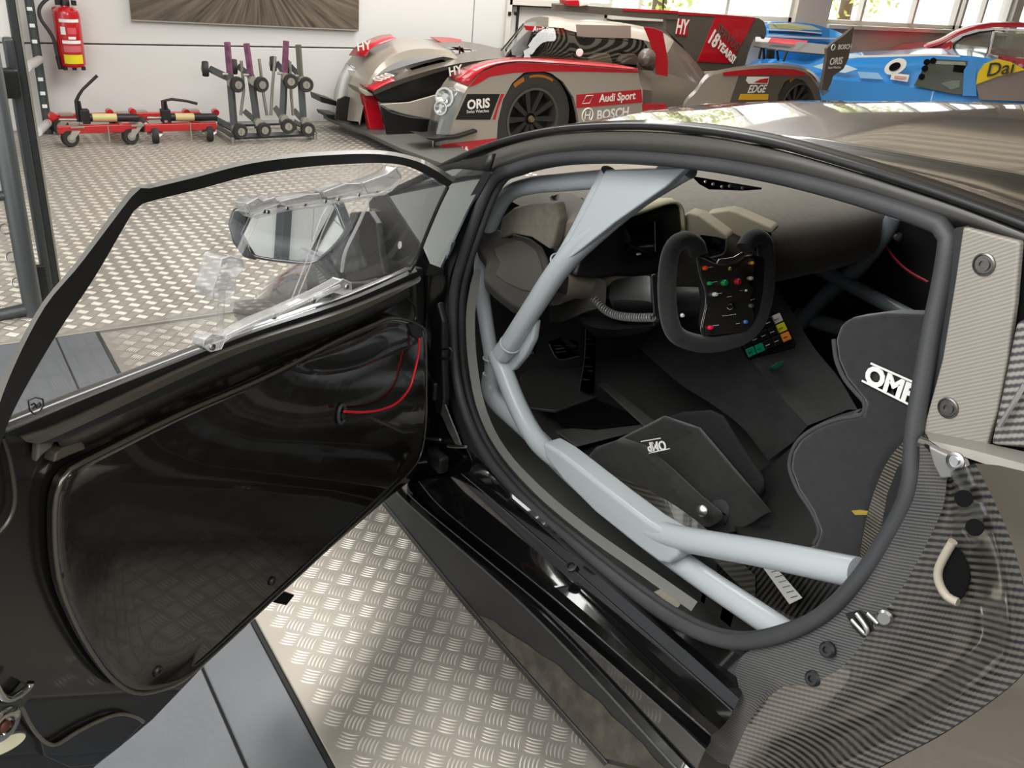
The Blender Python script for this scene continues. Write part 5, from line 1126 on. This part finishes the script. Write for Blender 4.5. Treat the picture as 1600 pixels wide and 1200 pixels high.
lathe('valve', [(.03, 0), (.03, .03), (.02, .05), (.02, .09)], c0 + BZ * (hgt * 1.02), BZ, M_plas, EX, 14)
for dy_ in (-.05, .045): lathe('valve_knob', [(.016, 0), (.016, .03)], c0 + V3((-.03, dy_, hgt * 1.03)), BZ, M_plas, EX, 10)
tube('hose', PX("100,-4 84,-6 72,0 63,10 61,20 65,32 76,48 84,62 88,80 92,96 95,108", EXX - .02), .011, M_rub, EX, 40, 8)
tube('nozzle', PX("90,88 95,108", EXX - .03), .015, M_plas, EX, None, 8)
plate('wall_bracket', PX("81,12 88,10 100,100 94,100", WX - .03), BX, .02, mat('bracket_red', 'c8303c', .5), EX, .002)
# ================================================================ red wheel dollies with hydraulic pumps
DX = 6.30
M_cast = mat('caster_tyre', '2c2a28', .7); M_zinc = mat('zinc_fork', 'a8a499', .4, .6); M_yl = mat('label_cream', 'c9bd86', .5); M_drod = mat('rod_dark', '2c2926', .4, .4)
def caster(par, c, r, face, fork=True, lean=0.0, nm='caster', m=None):
    """c = wheel centre, face = axle direction"""
    f = V3(face).normalized(); w = lathe(nm, [(r * .55, -.02), (r * .9, -.022), (r, -.012), (r, .012), (r * .9, .022), (r * .55, .02)], c, f, M_cast, par, 20)
    lathe('caster_hub', [(r * .5, -.024), (r * .5, .024), (r * .15, .03)], c, f, M_zinc, w, 14)
    if fork:
        s = f.cross(BZ).normalized() * lean
        for k in (-1, 1): plate('caster_fork', [c + f * .028 * k + BZ * -.012 + s * -.2 * 0, c + f * .028 * k + BZ * .0 + V3((0, .018, 0)), c + f * .03 * k + BZ * r * 1.25 + s + V3((0, .03, 0)), c + f * .03 * k + BZ * r * 1.25 + s - V3((0, .03, 0)), c + f * .028 * k - V3((0, .018, 0))], f, .004, M_zinc, w, 0)
        box('caster_plate', c + BZ * r * 1.3 + s, (.08, .08, .012), M_zinc, w)
    return w
def red_dolly(label, rail, wheels, cyl, handle, rod, ends, faces, lab):
    P = PX(rail, DX); t = thing('wheel_dolly', label, 'dolly', (DX + .15, (P[0].y + P[1].y) / 2, 0), 'red wheel dollies')
    for dx in (0, .38):
        a, b = P[0] + BX * dx, P[1] + BX * dx; box('dolly_rail', (a + b) / 2, (.04, abs(a.y - b.y), .05), M_red, t, bevel=.006)
    box('cross_beam', V3((DX + .19, P[1].y + .04, P[1].z)), (.38, .06, .05), M_red, t, bevel=.006)
    for (x, y), f, ln in zip(px(wheels), faces, (.05, .05)):
        c = aX(x, y, DX); c.z = .055
        caster(t, c, .055, f, True, ln); caster(t, c + BX * .38, .055, f, True, ln)
    C = PX(cyl, DX + .05); tube('pump_cylinder', C, .026, M_plas, t, None, 14); 
    tube('cylinder_label', [C[0].lerp(C[1], lab[0]), C[0].lerp(C[1], lab[1])], .027, M_yl, t, None, 14)
    tube('push_rod', PX(rod, DX + .05), .008, M_zinc, t, None, 8)
    tube('pump_handle', PX(handle, DX + .05), [.014, .012, .010, .009, .010][:len(px(handle))], M_drod, t, None, 8)
    h = px(handle); tube('pump_link', PX("%f,%f %f,%f" % (h[0][0] + 6, h[0][1] - 4, h[1][0] + 4, h[1][1]), DX + .06), .01, M_drod, t, None, 8)
    box('pump_block', C[0] + V3((0, .03, .01)), (.06, .06, .09), M_plas, t, bevel=.006)
    for s in px(ends): lathe('red_cap', [(.022, 0), (.022, .05), (.012, .06)], aX(*s, DX + .12), BX, M_red, t, 12)
    for k in (.3, .8): lathe('rail_bolt', [(.012, 0), (.012, .012)], P[0].lerp(P[1], k) + BZ * .026, BZ, M_zinc, t, 8)
    tube('handle_clip', [P[0].lerp(P[1], .62) + V3((-.025, 0, .03)), P[0].lerp(P[1], .62) + V3((-.03, 0, -.08))], .004, M_zinc, t, None, 6)
red_dolly('red wheel dolly with raised pump lever under the fire extinguisher', "89,199 214,203", "110,219 204,217", "140,184 215,184", "123,190 119,158 123,149 129,140 152,118", "92,187 122,187", "83,182 172,176 208,175", ((1, .25, 0), (1, .25, 0)), (.05, .55))
red_dolly('red wheel dolly with lowered pump lever beside the grey dollies', "225,196 338,200", "243,214 328,214", "266,183 338,183", "257,188 254,158 268,155 292,158 308,162", "230,184 256,184", "292,176 338,176", ((.2, 1, 0), (.2, 1, 0)), (.1, .5))
# ================================================================ grey car dollies stored on end on a stand
GX = 6.22
M_gp = mat('dolly_grey', '5b5d5e', .45, .3); M_pur = mat('worn_purple', '6d2f52', .5, noise=30, c2='7c5a6e')
def grey_dolly(label, post, split, top, bot, rod, sleeve, back, fl):
    P = PX(post, GX); t = thing('car_dolly', label, 'dolly', (P[-1].x + .1, P[-1].y, 0), 'grey car dollies standing on end')
    m = P[0].lerp(P[-1], split)
    tube('upright', [m, P[-1]], .026, M_gp, t, None, 4); tube('sleeve', [P[0], m], .022, sleeve, t, None, 4)
    for s, n_ in ((top, 0), (bot, 1)):
        c = aX(*px(s)[0], GX - .05); w = caster(t, c, .052, (1, .15 * fl, 0), False)
        q = P[0].lerp(P[-1], .42 if n_ == 0 else .92); plate('caster_fork', [c + V3((-.03, 0, .014)), c + V3((-.03, 0, -.014)), q + V3((-.03, 0, -.03)), q + V3((-.03, 0, .03))], BX, .005, M_zinc, w, 0)
        lathe('fork_swivel', [(.03, -.02), (.03, .02)], q + V3((-.03, 0, 0)), BX, M_zinc, w, 12)
    Q = PX(rod, GX + .1); tube('locking_rod', Q, .011, M_zinc, t, None, 8)
    up, lo = P[0].lerp(P[-1], .38), P[0].lerp(P[-1], .93)
    for a in (up, lo): tube('side_arm', [a, a + V3((.2, back * .7, .03))], .026, M_gp, t, None, 4)
    c = up + V3((.22, back * .7 + .03, .03)); caster(t, c, .052, (.3, 1, 0), False)
    lathe('pin', [(.01, 0), (.01, .05)], m + V3((0, 0, .0)), BY, M_zinc, t, 8)
grey_dolly('grey car dolly on end with pink-purple sleeve, leftmost of the four', "355,66 360,114 367,212", .33, "370.5,132", "375,205", "377,95 381,140 376,180", M_pur, .10, 1)
grey_dolly('grey car dolly on end, second of the four from the left', "385,68 393,116 403,200", .36, "408,132", "412,203", "405,92 412,150 417,180", M_pur, .02, 1)
grey_dolly('grey car dolly on end with tallest purple sleeve, third of the four', "447,64 445,113 441,194", .38, "454,127", "450,197", "430,88 426,130 423,180", M_pur, -.04, -1)
grey_dolly('grey car dolly on end with grey sleeve, nearest the prototype race car', "466,70 470,116 475,198", .37, "478,132", "481,202", "453,96 455,150 458,180", mat('sleeve_grey', '6a6b60', .5, .3), -.02, -1)
ST = thing('dolly_stand', 'low grey steel stand carrying the four upright dollies', 'stand', tuple(aZ(430, 221, 0)))
f0, f1 = aX(364, 214, GX), aX(492, 208, GX)
tube('base_rail', [f0, f1], .02, M_gp, ST, None, 4); tube('base_rail', [f0 + BX * .4, f1 + BX * .4], .02, M_gp, ST, None, 4)
for a in (f0, f1):
    tube('stand_foot', [a, V3((a.x, a.y, 0))], .016, M_zinc, ST, None, 8); tube('stand_foot', [a + BX * .4, V3((a.x + .4, a.y, 0))], .016, M_zinc, ST, None, 8); tube('cross_rail', [a, a + BX * .4], .02, M_gp, ST, None, 4)
# ================================================================ grey tubular gate at the left
GT = thing('steel_gate', 'dark grey tubular steel gate with rungs and rings at the left edge', 'gate', tuple(aZ(60, 500, 0)))
M_gate = mat('gate_grey', '474b4b', .4, .3)
def dP(s, d): return [CC + ray(x, y) * d for x, y in px(s)]      # at a distance along the view axis
a = aZ(52, 492, .0); GY = a.y; GXn = a.x
def gz(x, y): return aX(x, y, GXn)
V_ = lambda x, y: gz(x, y)
pa0 = V_(51, 478); tube('gate_post', [V3((pa0.x, pa0.y, 0)), V3((pa0.x, pa0.y, V_(10, 62).z)), V3((pa0.x, pa0.y, V_(10, 56).z))], [.034, .034, .022], M_gate, GT, None, 16)
tube('gate_rail', [V_(-60, 506), V_(52, 481)], .024, M_gate, GT, None, 14)
tube('gate_rail', [V_(-60, 312), V_(24, 304)], .018, M_gate, GT, None, 14)
xb = GXn + .12; pb = aX(84, 470, xb)
zt_ = aX(12, 58, xb).z
box('gate_jamb', V3((xb, pb.y + .012, zt_ / 2)), (.05, .034, zt_), M_gate, GT, bevel=.010, seg=3)
box('gate_jamb', V3((xb + .01, pb.y - .016, 1.0)), (.04, .026, 2.0), mat('gate_dark', '2f3232', .45, .2), GT, bevel=.004)
box('gate_jamb_edge', V3((xb - .0, pb.y - .033, .72)), (.02, .008, 1.44), mat('gate_edge', '9b9788', .4, .4), GT, bevel=.002)
box('gate_clamp', aX(68, 445, xb - .06), (.03, .03, .16), M_plas, GT, bevel=.003)
box('gate_grip', aX(8, 130, xb - .03), (.05, .09, .10), M_plas, GT, bevel=.01)
tube('white_post', [aX(6, 55, xb + .3), aX(-3, -60, xb + .3)], .05, mat('post_white', 'cfcdc6', .5), GT, None, 16)
for s in ("8,358", "18,402", "27,442"):
    tube('gate_ring', ring(gz(*px(s)[0]), V3((-.7, .1, .3)), .018, 20), .0032, M_steel, GT, None, 6, True)
xc = WX - .12; pc_ = aX(76, 205, xc)
tube('far_post', [V3((xc, pc_.y, 0)), V3((xc, pc_.y, 2.2))], .028, M_gate, GT, None, 12)
for y_ in (14, 40, 65, 124, 146, 166): box('post_clip', aX(44 + y_ * .155, y_, xc - .03), (.02, .03, .022), M_white, GT, bevel=.003)
for a_, b_2 in ((("62,93"), ("40,106")), (("75,192"), ("58,206"))):
    q = aX(*px(a_)[0], xc); w_ = aX(*px(b_2)[0], xc - 1.2); tube('gate_rung', [q, w_], .026, mat('rung_pale', 'b9bab6', .4, .2), GT, None, 12)
